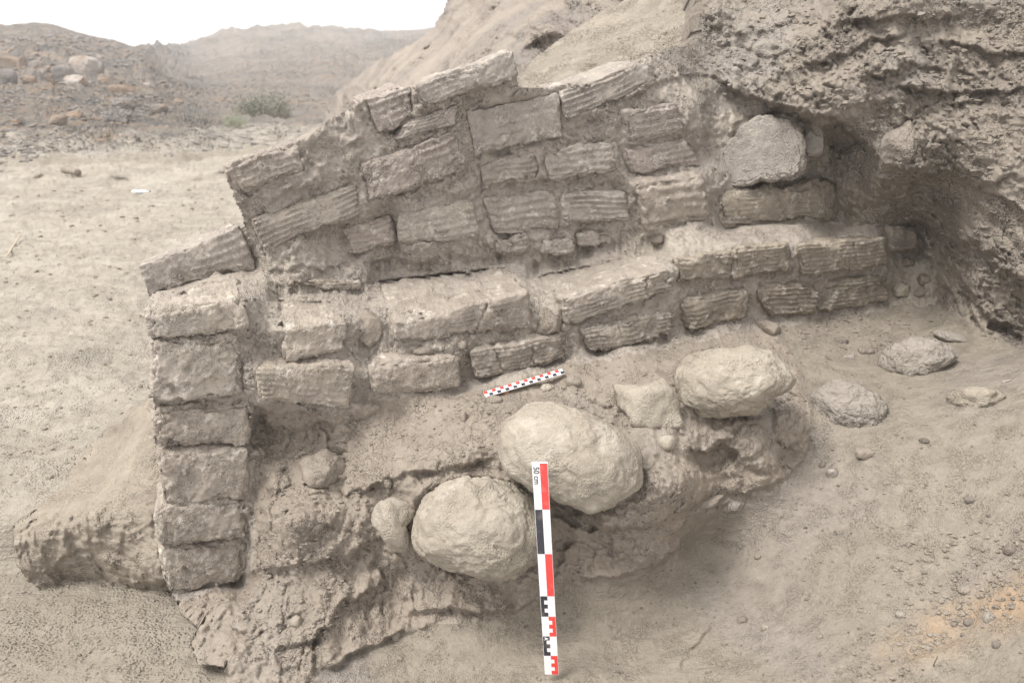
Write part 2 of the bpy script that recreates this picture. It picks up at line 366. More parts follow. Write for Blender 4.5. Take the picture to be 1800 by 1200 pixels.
B((1258, 342), (1472, 320), (1478, 388), (1272, 404), 1.95, ridge=7, rough=2.0, mat='adobe_brown', r=.03, top=((1280, 325), (1460, 309)), D=.045, bulge=.01)
B((952, 263), (1086, 249), (1092, 304), (962, 318), 1.975, rough=2.2, mat='adobe_grey', r=.014, top=((965, 250), (1070, 244)), D=.035)
B((818, 196), (984, 160), (992, 238), (834, 276), 1.985, rough=.8, mat='adobe_grey', r=.006)
B((986, 160), (1138, 108), (1153, 146), (997, 212), 1.975, ridge=5, rough=1.1, mat='adobe_grey', r=.008)
B((1092, 190), (1194, 180), (1206, 238), (1108, 252), 1.965, rough=.9, mat='adobe_pink', r=.018)
B((1096, 262), (1208, 242), (1232, 290), (1112, 306), 1.975, rough=1.0, mat='adobe_pink', r=.012)
B((836, 286), (942, 268), (952, 312), (846, 336), 1.985, rough=1.6, mat='adobe_grey', r=.014)
B((956, 427), (1008, 420), (1012, 444), (958, 452), 1.965, rough=1.4, mat='adobe_grey', D=.08, r=.008)
B((862, 416), (930, 412), (932, 446), (874, 452), 1.975, rough=1.8, mat='adobe_grey', D=.08, r=.01)
B((604, 398), (690, 376), (700, 430), (615, 452), 2.0, rough=1.4, mat='adobe_pink', D=.1, r=.01)
B((1012, 412), (1082, 404), (1086, 430), (1018, 438), 1.985, rough=1.4, mat='adobe_grey', D=.08, r=.008)

def brick_corners(b):
    f = b['f']; Y0 = b['Y0']
    c = [Pt(u, v, d_plane(u, v, Y0 + (b['tilt'] if i < 2 else 0))) for i, (u, v) in enumerate(f)]
    back = NIN * b['D']
    if b['top']:
        Yb = Y0 + b['D'] * math.hypot(K, 1)
        tb = [Pt(u, v, d_plane(u, v, Yb)) for u, v in b['top']]
    else: tb = [c[0] + back, c[1] + back]
    return np.array([c[0], c[1], c[2], c[3], tb[0], tb[1], c[2] + back, c[3] + back])   # fTL fTR fBR fBL bTL bTR bBR bBL

def build_brick(b, seed, parent):
    C = brick_corners(b); f = np.array(b['f'], float)
    wpx = np.hypot(*(f[1] - f[0])); hpx = np.hypot(*(f[3] - f[0]))
    w = np.linalg.norm(C[1] - C[0]); h = np.linalg.norm(C[3] - C[0]); D = np.linalg.norm(C[4] - C[0])
    nx = int(np.clip(wpx / 2.7, 18, 80)); nz = int(np.clip(hpx / 2.7, 8, 40)); ny = 16
    # lattice coordinates; y denser near the front
    gx = np.linspace(-1, 1, nx + 1); gz = np.linspace(-1, 1, nz + 1); gy = -1 + 2 * np.linspace(0, 1, ny + 1) ** 1.25
    ids = -np.ones((nx + 1, ny + 1, nz + 1), int); shell = np.zeros_like(ids, bool)
    shell[[0, -1]] = 1; shell[:, [0, -1]] = 1; shell[:, :, [0, -1]] = 1
    ids[shell] = np.arange(shell.sum()); I, J, L = np.nonzero(shell)
    a = np.stack([gx[I], gy[J], gz[L]], 1)
    Q = []
    def quads(S, flip):
        q = np.stack([S[:-1, :-1], S[1:, :-1], S[1:, 1:], S[:-1, 1:]], -1).reshape(-1, 4)
        Q.append(q[:, ::-1] if flip else q)
    quads(ids[:, 0, :], False); quads(ids[:, -1, :], True)
    quads(ids[0, :, :], True); quads(ids[-1, :, :], False)
    quads(ids[:, :, 0], True); quads(ids[:, :, -1], False)
    Q = np.concatenate(Q)
    half = np.array([w, D, h]) / 2
    m = a * half
    # rounding radius varies over the brick
    rr = b['r'] * (1 + .6 * perlin(m * 14 + seed)) ; rr = np.clip(rr, .003, h * .42)[:, None]
    core = np.clip(m, -(half - rr), half - rr); dl = m - core; ln = np.linalg.norm(dl, axis=1, keepdims=True) + 1e-9
    nrm = dl / ln
    m2 = core + nrm * np.minimum(rr, ln)
    # sag and swell of the whole outline
    sd = seed * 3.7
    wob = np.stack([fbm(m, 9, 2, sd), fbm(m, 9, 2, sd + 1), fbm(m, 9, 2, sd + 2)], 1) * .009 * b['rough'] ** .7
    m2 = m2 + wob
    if b['bulge']: m2[:, 1] -= b['bulge'] * np.clip(1 - a[:, 0] ** 2, 0, 1) * np.clip(1 - a[:, 2] ** 2, 0, 1)
    edge = np.sort(np.abs(a), axis=1)[:, 1] ** 6
    front = np.clip(-a[:, 1] * 1.0, 0, 1) ** 4 * (J == 0)
    disp = fbm(m, 22, 3, sd + 3) * .006 * b['rough']
    disp += fbm(m, 75, 3, sd + 4) * .0032 * (.5 + .5 * b['rough'])
    disp -= edge * np.clip(fbm(m, 30, 3, sd + 5) + .05, 0, 1) * .022 * b['rough']
    p1, p2, pc = worley2(np.stack([m[:, 0] * 95 + m[:, 1] * 60 + sd * 3, m[:, 2] * 105 + m[:, 1] * 71], 1), (seed * 7) % 50)
    disp -= np.clip(.42 - p1, 0, 1) * (pc > .62) * .009 * b['rough'] ** .5; disp += np.clip(.4 - p1, 0, 1) * (pc < .14) * .007
    # flaked scars
    sc = sstep(.18, .26, fbm(m, 12, 3, sd + 6)); disp -= sc * .005 * b['rough']
    f1, f2, cid = worley2(np.stack([m[:, 0] * 34 + m[:, 1] * 20 + sd, m[:, 2] * 40 + m[:, 1] * 31], 1) + .35 * np.stack([perlin(m * 50), perlin(m * 50 + 9)], 1), seed % 50)
    disp -= np.clip(1 - (f2 - f1) / .10, 0, 1) * .003 * b['rough'] * sstep(.0, .35, perlin(m * 10 + sd))
    if b['ridge']:
        ph = (a[:, 2] * .5 + .5) * b['ridge'] + .35 * perlin(np.stack([m[:, 0] * 9, m[:, 2] * 3, m[:, 1] + sd], 1)) + .1 * perlin(m * 40)
        saw = np.abs(((ph % 1) - .5) * 2); keep = sstep(-.35, .05, perlin(m * 11 + sd + 5)) * (1 - sc)
        disp += front * (sstep(.1, .9, saw) - .6) * .0076 * keep * b['ra']
    for cu, sl in b['cracks']:
        x = a[:, 0] * .5 + .5; z = a[:, 2] * .5 + .5
        cx = cu + sl * (z - .5) + .03 * perlin(np.stack([z * 5, z * 0 + sd, z * 0], 1))
        disp -= front * .012 * np.exp(-((x - cx) * w / .0022) ** 2)
    m2 = m2 + nrm * disp[:, None]
    t = m2 / half
    s_ = (t[:, 0:1] + 1) / 2; q_ = (t[:, 1:2] + 1) / 2; r_ = (t[:, 2:3] + 1) / 2
    def bil(TL, TR, BRc, BLc): return (TL * (1 - s_) + TR * s_) * r_ + (BLc * (1 - s_) + BRc * s_) * (1 - r_)
    V = bil(*C[:4]) * (1 - q_) + bil(*C[4:]) * q_
    ctr = V.mean(0); rot = None
    o = np_mesh('brick', V - ctr, Q, M[b['mat']]); o.parent = parent
    o.location = Vector(ctr) - parent.location
    return o

def hull(pts):
    pts = sorted(set(map(tuple, pts)))
    def half(ps):
        o = []
        for p in ps:
            while len(o) > 1 and (o[-1][0] - o[-2][0]) * (p[1] - o[-2][1]) - (o[-1][1] - o[-2][1]) * (p[0] - o[-2][0]) <= 0: o.pop()
            o.append(p)
        return o[:-1]
    return half(pts) + half(pts[::-1])
def proj(P):
    P = np.asarray(P); y = P[..., 1]; z = P[..., 2] - H
    d = y * CA - z * SA; yc = -(y * SA + z * CA)
    return P[..., 0] / d * F + 900, yc / d * F + 600, d

# ------------------------------------------------------------------ stones bedded in the earth (pixel centre, radii, turn, forward distance, half depth)
# label, name, cu, cv, rx, ry, rot(deg, clockwise), Y, rz, mat, rough, subdiv, sharp
ST = [
 ('large egg-shaped mud-coated stone behind the top of the tall red, white and black scale bar', 'cobble', 1003, 803, 128, 84, 22, 1.40, .115, 'stone', .9, 5),
 ('large rounded stone with flaking mud coat just left of the tall scale bar', 'cobble', 848, 925, 124, 86, 6, 1.37, .11, 'stone', 1.3, 5),
 ('large pale stone with pointed right end on the dirt shelf by the short bar', 'cobble', 1290, 672, 108, 60, 6, 1.62, .10, 'stone', 1.3, 5),
 ('knobbly mud-covered stone wedged between the egg-shaped stone and the pale pointed stone', 'cobble', 1134, 712, 50, 46, 25, 1.56, .06, 'stone', 2.2, 4),
 ('small wedge-shaped stone touching the left side of the flaking rounded stone', 'wedge_stone', 692, 922, 40, 52, -15, 1.40, .05, 'stone', 1.4, 4),
 ('flat smooth pale stone slab set in the upper wall beside the dark cavity', 'stone_slab', 1340, 268, 80, 63, 8, 2.235, .05, 'stone_pale', 1.5, 5),
 ('small upright pale stone between the flat slab and the dark cavity', 'stone_slab', 1428, 252, 22, 34, -5, 2.25, .04, 'stone_pale', 1.4, 4),
 ('low grey embedded stone with ragged edges, second from the pale pointed stone', 'embedded_stone', 1485, 714, 72, 52, 18, 1.80, .05, 'stone_grey', 2.2, 5),
 ('broad dusty embedded stone at the foot of the earth bank, highest of the floor stones', 'embedded_stone', 1611, 634, 70, 46, -8, 1.99, .06, 'stone_grey', 1.8, 5),
 ('small yellowish crumbling stone at the right edge of the floor stones', 'embedded_stone', 1712, 702, 56, 27, 3, 1.71, .04, 'stone', 3.0, 4),
 ('narrow buried stone rim above the broad dusty embedded stone', 'embedded_stone', 1672, 592, 38, 13, 20, 2.05, .03, 'stone_grey', 2.0, 4),
 ('pyramid-shaped earth clod on the dirt slope below the lower bricks', 'earth_clod', 566, 824, 45, 36, 0, 1.50, .05, 'clod', 1.6, 4),
 ('pair of fused round clods above the pyramid-shaped clod', 'earth_clod', 600, 787, 20, 14, 10, 1.53, .02, 'clod', 1.6, 4),
 ('pointed wedge of earth hanging between two bricks of the lower step', 'earth_clod', 650, 578, 28, 42, 8, 1.60, .05, 'clod', 1.5, 4),
 ('crumbly clod jammed in the joint between the two widest pale bricks', 'earth_clod', 962, 566, 24, 26, 0, 1.81, .03, 'clod', 2.2, 4),
 ('small lump under the left end of the widest brick', 'earth_clod', 742, 615, 22, 11, 0, 1.64, .02, 'clod', 1.6, 3),
 ('small dark lump under the middle of the widest brick', 'earth_clod', 812, 607, 13, 11, -30, 1.68, .02, 'clod', 1.6, 3),
 ('round smooth stone at the right end of the lowest brick row', 'cobble', 1585, 509, 18, 21, 0, 2.17, .03, 'stone', .8, 4),
 ('pebble above the round stone at the end of the brick rows', 'cobble', 1592, 462, 15, 12, 10, 2.2, .02, 'clod', 1.0, 3),
 ('small crusted cobble nearest the bank beside the round stone', 'cobble', 1624, 492, 14, 13, 30, 2.14, .02, 'clod', 1.0, 3),
 ('crumbly knob between the round stone and the floor', 'cobble', 1618, 515, 15, 13, 0, 2.1, .02, 'clod', 2.0, 3),
 ('pale pebble lodged below the small brick at the dark recess', 'cobble', 1636, 445, 13, 10, 15, 2.18, .02, 'clod', 1.0, 3),
 ('triangular fragment leaning under the lowest ribbed bricks', 'earth_clod', 1352, 578, 24, 15, 25, 1.90, .03, 'clod', 2.0, 3),
 ('rounded knob of earth wedged between two ribbed bricks', 'earth_clod', 1337, 514, 15, 22, 0, 1.94, .03, 'clod', 1.6, 4),
 ('brown clod on top of the last brick of the lowest row', 'earth_clod', 1462, 497, 24, 12, -20, 1.99, .03, 'clod', 1.6, 3),
 ('small plug of earth propping the bulging block in the upper wall', 'earth_clod', 1157, 421, 15, 11, 0, 2.02, .02, 'clod', 1.5, 3),
 ('big angular clod hanging from the overhanging bank', 'earth_clod', 1580, 262, 44, 50, 10, 1.86, .06, 'bank', 1.8, 5),
 ('rounded clod beside the big angular clod under the bank lip', 'earth_clod', 1641, 281, 32, 17, 12, 1.84, .04, 'bank', 1.6, 4),
 ('lumpy clod left of the big angular clod over the recess', 'earth_clod', 1516, 272, 26, 20, 20, 1.97, .04, 'bank', 2.0, 4),
 ('knobbly lump of mud at the left foot of the egg-shaped stone', 'earth_clod', 925, 882, 24, 34, 0, 1.42, .04, 'clod', 2.0, 4),
 ('tiny triangular clod stuck under the flaking rounded stone', 'earth_clod', 778, 1008, 10, 10, 0, 1.32, .012, 'clod', 1.4, 3),
 ('fist-sized nodule low on the eroded mud face', 'earth_clod', 521, 1092, 12, 13, 0, 1.30, .015, 'stone', 1.2, 3),
 ('flat broken slab in the crevice at the edge of the floor', 'earth_clod', 1240, 885, 34, 14, -15, 1.45, .03, 'clod', 2.0, 4),
 ('grey flake of stone beside the crevice slab', 'earth_clod', 1288, 887, 24, 14, -10, 1.46, .015, 'stone_grey', 1.8, 3),
 ('small nodules under the knobbly stone', 'earth_clod', 1170, 778, 17, 17, 20, 1.52, .02, 'stone', 2.0, 3),
]
SD = {}
def stone_d(s):
    if s[4] > 85 or s[1] in ('wedge_stone', 'stone_slab'): return d_of_Y(s[3], s[7])
    if s[0] not in SD:
        i = np.searchsorted(V, s[3] + .4 * s[5]); j = np.searchsorted(U, s[2]); SD[s[0]] = float(Dw[i - 2:i + 3, j - 2:j + 3].mean()) + (.5 if s[1] == 'embedded_stone' or s[9] == 'bank' else .25) * s[8]
    return SD[s[0]]

def ico(sub):
    import bmesh
    bm = bmesh.new(); bmesh.ops.create_icosphere(bm, subdivisions=sub, radius=1)
    V = np.array([v.co[:] for v in bm.verts]); T = np.array([[v.index for v in f.verts] for f in bm.faces]); bm.free(); return V, T
OUT = {
 1003: [(877, 770), (887, 747), (920, 718), (960, 708), (1007, 717), (1053, 737), (1093, 760), (1120, 787), (1127, 810), (1121, 847), (1093, 873), (1033, 898), (1000, 884), (965, 870), (913, 850), (887, 820)],
 848: [(729, 908), (754, 875), (796, 846), (842, 837), (879, 844), (910, 862), (945, 895), (962, 930), (960, 965), (940, 990), (905, 1008), (870, 1014), (833, 1010), (792, 1000), (758, 983), (732, 955), (726, 930)],
 1290: [(1183, 660), (1203, 640), (1243, 615), (1287, 609), (1330, 613), (1360, 627), (1383, 647), (1400, 667), (1393, 685), (1360, 700), (1320, 727), (1300, 733), (1253, 732), (1220, 728), (1193, 717), (1182, 687)],
 1134: [(1078, 675), (1100, 667), (1140, 670), (1175, 688), (1186, 720), (1180, 752), (1150, 768), (1120, 758), (1098, 738), (1083, 715)],
 1340: [(1317, 207), (1357, 203), (1397, 227), (1412, 250), (1418, 283), (1407, 310), (1377, 317), (1340, 318), (1300, 331), (1275, 328), (1262, 300), (1262, 268), (1290, 240)],
 692: [(655, 905), (668, 890), (700, 885), (722, 900), (718, 925), (724, 965), (700, 968), (672, 958), (660, 930)],
 1485: [(1425, 690), (1450, 675), (1500, 668), (1525, 685), (1550, 705), (1553, 735), (1540, 758), (1500, 762), (1470, 758), (1440, 740), (1425, 715)],
 1611: [(1543, 650), (1548, 620), (1580, 598), (1630, 590), (1668, 605), (1682, 625), (1655, 650), (1640, 675), (1610, 680), (1570, 672)],
 566: [(528, 852), (552, 800), (572, 786), (585, 800), (610, 825), (608, 845), (570, 852)],
}
def outline(cu, cv):
    pl = OUT.get(cu)
    if not pl: return None
    a = np.array(pl, float); th = np.arctan2(a[:, 1] - cv, a[:, 0] - cu); r = np.hypot(a[:, 0] - cu, a[:, 1] - cv); o = np.argsort(th)
    return lambda t: np.interp(t, th[o], r[o], period=2 * math.pi)
ICO = {k: ico(k) for k in (1, 2, 3, 4, 5, 6)}

def build_stone(s, seed, flat=0):
    label, name, cu, cv, rx, ry, rot, Y, rz, mat, rough, sub = s
    d = stone_d(s); S, T = ICO[min(sub + 1, 6) if rx > 60 else sub]
    c = Pt(cu, cv, d); px = d / F
    R = math.radians(rot); view = c - np.array([0, 0, H]); view /= np.linalg.norm(view)
    right = np.array([1, 0, 0]); up = np.cross(right, view); right = np.cross(view, up)
    ax1 = right * math.cos(R) - up * math.sin(R); ax2 = right * math.sin(R) + up * math.cos(R)
    p = np.sign(S) * np.abs(S) ** .92
    rng = np.random.default_rng(seed)
    if mat.startswith('clod') or mat == 'bank' or rx < 60:
        for _ in range(9):
            nr = rng.normal(size=3); nr[1] = -abs(nr[1]) * .6; nr /= np.linalg.norm(nr); x = p @ nr - rng.uniform(.62, .9); p = p - .85 * np.clip(x, 0, None)[:, None] * nr
    if name == 'stone_slab': p[:, 1] = np.where(p[:, 1] < 0, np.maximum(p[:, 1], -.45 + .1 * p[:, 2]), p[:, 1])
    sd = seed * 2.3 + 50
    size = max(rx, ry) * px
    q = S
    rad = 1 + (.16 if rx < 60 else .10) * rough ** .5 * fbm(q, 1.3, 2, sd) + .035 * rough * fbm(q, 3.0, 2, sd + 1)
    rad += .007 * rough * fbm(q, 16, 3, sd + 2) * (min(.15, size) / size) * 2
    f1, f2, cid = worley2(np.stack([q[:, 0] * 4 + q[:, 1] * 2 + sd, q[:, 2] * 4 - q[:, 1] * 3], 1) + .3 * np.stack([perlin(q * 6), perlin(q * 6 + 4)], 1), seed % 60)
    rad -= np.clip(1 - (f2 - f1) / .07, 0, 1) * .014 * rough * sstep(-.1, .3, perlin(q * 2.4 + sd)) * .5
    flake = sstep(.02, .09, fbm(q, 3.6, 3, sd + 3)); rad += flake * .022 * min(rough, 2.0)
    flake = sstep(.10, .15, fbm(q, 6.5, 3, sd + 5)); rad -= flake * .02 * min(rough, 2.0)
    L = p * rad[:, None]
    fo = outline(cu, cv)
    if fo:
        r_ = np.hypot(L[:, 0], L[:, 2]); r_ = r_ / np.mean(r_[np.abs(S[:, 1]) < .12]); t_ = np.arctan2(-L[:, 2], L[:, 0]); R2 = fo(t_) * px
        V = (r_ * np.cos(t_) * R2)[:, None] * right + (-r_ * np.sin(t_) * R2)[:, None] * up * -1 * -1 + L[:, 1:2] * view * rz
    else: V = L[:, 0:1] * ax1 * rx * px + L[:, 2:3] * ax2 * ry * px + L[:, 1:2] * view * rz
    o = np_mesh(name, V, T, M[mat]); o.location = c
    tag(o, label, 'stone' if 'stone' in name or name == 'cobble' else 'clod')
    return o

# ------------------------------------------------------------------ wall, bank and floor: one survey of depths
pts = []
for b in BR:
    C = brick_corners(b); f = np.array(b['f'], float)
    cu, cv = f.mean(0); pts.append((cu, cv, d_plane(cu, cv, b['Y0'] + .03)))
    for i in range(4):
        u_, v_ = f[i] * .86 + f.mean(0) * .14; pts.append((u_, v_, d_plane(u_, v_, b['Y0'] + (.018 if b['Y0'] > 1.9 else .028))))
    if b['top'] and b['D'] >= .15 and b['f'][0][0] > 480 and b['Y0'] < 1.9:
        tb = np.array(b['top'], float)
        for t in tb: pts.append((t[0], t[1] - 4, d_plane(t[0], t[1] - 4, b['Y0'] + b['D'])))
def Yp(*rows):
    for u_, v_, Y in rows: pts.append((u_, v_, d_of_Y(v_, Y)))
def Zp(*rows):
    for u_, v_, z in rows: pts.append((u_, v_, d_of_z(v_, z)))
Yp((1240, 0, 2.5), (1250, 100, 2.4), (1300, 150, 2.3), (1400, 0, 2.35), (1400, 130, 2.22), (1500, 60, 2.2), (1500, 180, 2.1), (1455, 200, 2.12),
   (1250, 200, 2.25), (1240, 260, 2.24), (1340, 268, 2.30), (1480, 262, 2.27), (1490, 330, 2.25), (1600, 0, 2.1), (1700, 60, 2.15), (1800, 60, 2.05), (1650, 140, 2.05), (1750, 200, 1.99),
   (1700, 150, 2.1), (1600, 230, 2.05), (1580, 300, 2.02), (1620, 345, 2.14), (1550, 380, 2.24), (1650, 400, 2.17), (1650, 480, 2.18), (1640, 540, 2.16),
   (1700, 270, 1.96), (1800, 300, 1.85), (1750, 380, 1.93), (1700, 420, 2.03), (1760, 470, 1.91), (1820, 500, 1.80), (1730, 530, 1.98), (1790, 590, 1.88),
   (2000, 300, 1.7), (2300, 600, 1.45), (2100, 0, 1.9), (1900, -250, 2.2), (1500, -250, 2.7), (1250, -150, 2.9), (2600, 200, 1.2))
for u_, v_, y_ in ((463, 560, 1.80), (463, 620, 1.79), (640, 560, 1.81), (638, 620, 1.79), (965, 530, 1.80), (978, 590, 1.81), (818, 660, 1.77), (636, 690, 1.76)): pts.append((u_, v_, d_plane(u_, v_, y_)))
Zp((1400, 590, .68), (1500, 570, .68), (1600, 575, .68), (1700, 600, .69), (1790, 640, .71), (1500, 700, .62), (1700, 700, .665), (1800, 720, .69),
   (1400, 800, .51), (1400, 900, .42), (1600, 800, .58), (1600, 900, .50), (1800, 900, .58), (1230, 960, .32), (1400, 1100, .30), (1120, 1090, .24), (1000, 1190, .215),
   (800, 1140, .22), (650, 1190, .205), (1700, 1100, .42), (1800, 1190, .45), (1500, 1190, .33), (1000, 1500, .2), (1800, 1500, .4), (2400, 1300, .7), (500, 1500, .16),
   (1280, 930, .36), (960, 1100, .225), (2200, 800, .8),
   (920, 680, .672), (1000, 648, .697), (1100, 630, .705), (1200, 610, .70), (1290, 590, .70), (760, 715, .65), (700, 735, .62), (840, 700, .67))
Yp((700, 790, 1.52), (800, 780, 1.48), (870, 790, 1.46), (620, 780, 1.58), (600, 870, 1.49), (560, 950, 1.42), (520, 920, 1.39), (480, 850, 1.52), (462, 760, 1.62),
   (510, 735, 1.62), (565, 745, 1.61), (640, 960, 1.44), (600, 1050, 1.37), (520, 1050, 1.37), (455, 1000, 1.46), (400, 1070, 1.38), (300, 1080, 1.43), (380, 1120, 1.33),
   (345, 1180, 1.26), (420, 1195, 1.23), (460, 1150, 1.26), (550, 1120, 1.29), (690, 1000, 1.43), (700, 1070, 1.40), (850, 1050, 1.39), (900, 1065, 1.40), (960, 1000, 1.42),
   (1000, 930, 1.44), (1070, 980, 1.41), (1080, 900, 1.37), (1180, 850, 1.40), (1185, 905, 1.42), (1265, 810, 1.56), (1200, 790, 1.5), (1150, 800, 1.44), (1320, 760, 1.60),
   (1390, 720, 1.68), (1350, 840, 1.56), (1300, 860, 1.55), (1425, 760, 1.66), (1060, 740, 1.56), (1190, 700, 1.60), (690, 900, 1.44), (660, 840, 1.48), (750, 850, 1.44),
   (1000, 800, 1.44), (850, 920, 1.42), (1290, 670, 1.70), (400, 1300, 1.15))
# keep well separated survey points only
sel = []
for p in pts:
    if all((p[0] - q[0]) ** 2 + (p[1] - q[1]) ** 2 > 64 for q in sel): sel.append(p)
wallfield = Field(sel, smooth=.02)

U = axis(150, 225, 1850, 2500, 2.6, 40); V = axis(-420, -30, 1235, 1500, 2.6, 30)
UU, VV = np.meshgrid(U, V); shp = UU.shape
Dw = upsample(wallfield, U, V, 7.0)
uf, vf = UU.ravel(), VV.ravel()
# ragged sampling coordinates
q2 = np.stack([uf, vf, uf * 0], 1)
ju = (fbm(q2, 1 / 42, 3, 1) * 14 + fbm(q2, 1 / 11, 2, 2) * 4).reshape(shp); jv = (fbm(q2, 1 / 42, 3, 3) * 14 + fbm(q2, 1 / 11, 2, 4) * 4).reshape(shp)
Uj, Vj = UU + ju, VV + jv

nz_ = perlin(np.stack([uf / 14, vf / 14, uf * 0 + 3], 1)).reshape(shp); nz2_ = perlin(np.stack([uf / 45, vf / 45, uf * 0 + 8], 1)).reshape(shp)
def window(pl, pad):
    a = np.array(pl); u0, v0 = a.min(0) - pad; u1, v1 = a.max(0) + pad
    i0, i1 = np.searchsorted(V, [v0, v1]); j0, j1 = np.searchsorted(U, [u0, u1]); return slice(i0, i1), slice(j0, j1)
LK = [.62, .45]
def lip(pl, h=.02, up=30, under=.02, down=22, pow_=1.0):
    """shelf: earth swells above the line, breaks off and is hollow below it"""
    w = window(pl, 3.2 * max(up, down)); u, v = Uj[w], Vj[w]
    pl = smooth_poly(pl, 2); best = np.full(u.shape, 1e9); sg = np.zeros(u.shape); s = np.zeros(u.shape); L = 0
    tot = sum(math.hypot(b[0] - a[0], b[1] - a[1]) for a, b in zip(pl[:-1], pl[1:]))
    for (x1, y1), (x2, y2) in zip(pl[:-1], pl[1:]):
        dx, dy = x2 - x1, y2 - y1; ln = math.hypot(dx, dy) + 1e-9
        t = np.clip(((u - x1) * dx + (v - y1) * dy) / ln ** 2, 0, 1); d = np.hypot(u - x1 - t * dx, v - y1 - t * dy); m = d < best
        best = np.where(m, d, best); sg = np.where(m, (dx * (v - y1) - dy * (u - x1)) / ln, sg); s = np.where(m, (L + t * ln) / tot, s); L += ln
    wgt = sstep(0, .14, s) * sstep(1, .86, s)
    below = sstep(-4, 5, sg + 5 * nz_[w]); h *= LK[0] * (1 + .8 * nz2_[w]); under = under * LK[1] * (1 + .8 * nz2_[w])
    Dw[w] += wgt * ((1 - below) * (-h) * np.exp(-(best / up) ** 1.4) + below * under * np.exp(-(best / down) ** 1.2))
def lump(cu, cv, rx, ry, h, rot=0, p=2.0):
    k = 1.6 * max(rx, ry); w = window([(cu - k, cv - k), (cu + k, cv + k)], 0); u, v = Uj[w] - cu, Vj[w] - cv; R = math.radians(rot)
    a = (u * math.cos(R) + v * math.sin(R)) / rx; b = (-u * math.sin(R) + v * math.cos(R)) / ry; r = np.hypot(a, b)
    Dw[w] -= h * np.clip(1 - r ** p, 0, 1) ** .7
def hole(cu, cv, rx, ry, h, rot=0): lump(cu, cv, rx, ry, -h, rot)

# lower eroded face and dirt shelf
lip([(655, 842), (690, 836), (740, 823), (800, 819), (872, 806)], .03, 26, .025, 24)
lip([(505, 858), (530, 853), (570, 846), (612, 838)], .02, 24, .02, 16)
lip([(600, 874), (622, 862), (650, 858), (690, 846)], .035, 26, .04, 26)
lip([(690, 838), (694, 860), (705, 900), (722, 935)], .0, 10, .02, 14)
lump(525, 930, 90, 72, .035, -20); lump(620, 905, 50, 34, .02, 20); lump(600, 960, 60, 26, .02, -25)
lip([(455, 1010), (520, 990), (580, 985), (660, 950), (690, 930)], .012, 26, .035, 30)
lip([(488, 1142), (540, 1122), (575, 1096), (600, 1060), (640, 1048), (672, 1032), (668, 1002), (640, 990)], .035, 30, .04, 30)
lip([(560, 1184), (600, 1162), (650, 1132), (700, 1118), (742, 1100), (764, 1090)], .02, 22, .03, 14)
lip([(716, 1066), (760, 1076), (800, 1066), (850, 1078), (900, 1072), (950, 1050)], .035, 30, .03, 20)
lip([(770, 1000), (800, 1018), (850, 1024), (920, 1008)], .0, 12, .03, 30)
lip([(560, 1190), (548, 1150), (540, 1120)], .0, 12, .03, 22)
lip([(990, 905), (1040, 926), (1090, 928), (1140, 926), (1190, 908), (1232, 872)], .04, 38, .05, 30)
lip([(1010, 950), (990, 975), (975, 1020)], .03, 20, .03, 20)
lip([(1010, 1020), (1080, 1012), (1125, 1006), (1170, 984), (1200, 950)], .02, 32, .012, 10)
lump(1130, 965, 60, 32, .02, -10)
hole(1255, 806, 46, 24, .05, -14); lip([(1205, 800), (1228, 790), (1262, 778), (1300, 768)], .02, 22, .03, 16)
lump(1330, 790, 50, 38, .035, 30); lump(1215, 850, 26, 40, .02); lump(1390, 745, 30, 50, .03, -10); lump(1160, 860, 60, 36, .025, -15)
lip([(1230, 870), (1280, 866), (1330, 862), (1372, 846), (1420, 800), (1424, 750)], .012, 22, .02, 12)
hole(1010, 900, 50, 26, .05, 25); hole(1230, 735, 60, 20, .03, 5)
lump(640, 720, 30, 14, .02); hole(450, 750, 16, 40, .03); hole(452, 880, 12, 60, .02); hole(470, 1010, 40, 16, .03)
lip([(458, 748), (500, 752), (540, 756), (568, 738), (600, 748)], .025, 18, .02, 18)
lump(520, 745, 34, 16, .012); lump(455, 792, 14, 14, .02); lump(486, 846, 24, 22, .02); lump(480, 890, 26, 18, .02)
lump(470, 925, 18, 22, .015); lump(800, 800, 30, 16, .02, -10); lump(850, 778, 40, 20, .015, 10); lump(1060, 700, 30, 14, .012)
lip([(430, 1062), (400, 1100), (440, 1118), (475, 1104), (460, 1085)], .012, 20, .012, 14)
lip([(300, 1052), (340, 1052), (380, 1048), (430, 1036)], .0, 12, .03, 18)
lump(390, 1150, 50, 40, .02)
lip([(335, 1085), (352, 1120), (345, 1160)], .02, 16, .01, 10)
# ledge over the lower step and patches in the upper wall
lip([(470, 520), (520, 512), (560, 516), (640, 510)], .01, 14, .012, 12)
lip([(440, 476), (520, 470), (600, 468), (660, 452), (720, 462), (800, 446), (860, 452), (950, 436)], .012, 20, .012, 14)
lip([(470, 350), (520, 330), (560, 318), (630, 300)], .018, 22, .015, 14)
lip([(560, 300), (600, 262), (650, 240)], .01, 22, .012, 18); hole(700, 232, 16, 9, .03); hole(790, 215, 10, 18, .0)
lip([(835, 282), (880, 262), (930, 252), (1000, 226), (1060, 200), (1100, 186)], .012, 20, .014, 12)
lip([(1105, 178), (1130, 158), (1180, 140), (1230, 130)], .015, 20, .02, 14)
lip([(1090, 255), (1150, 262), (1205, 246)], .01, 16, .012, 12)
lip([(830, 335), (870, 330), (900, 320), (950, 322), (1000, 322), (1080, 318)], .012, 16, .015, 12)
lump(870, 300, 50, 26, .012); lump(930, 290, 30, 18, .012); lump(1225, 205, 22, 60, .02, 5); lump(650, 430, 40, 30, .008)
lip([(850, 430), (880, 452), (930, 452)], .012, 16, .015, 12)
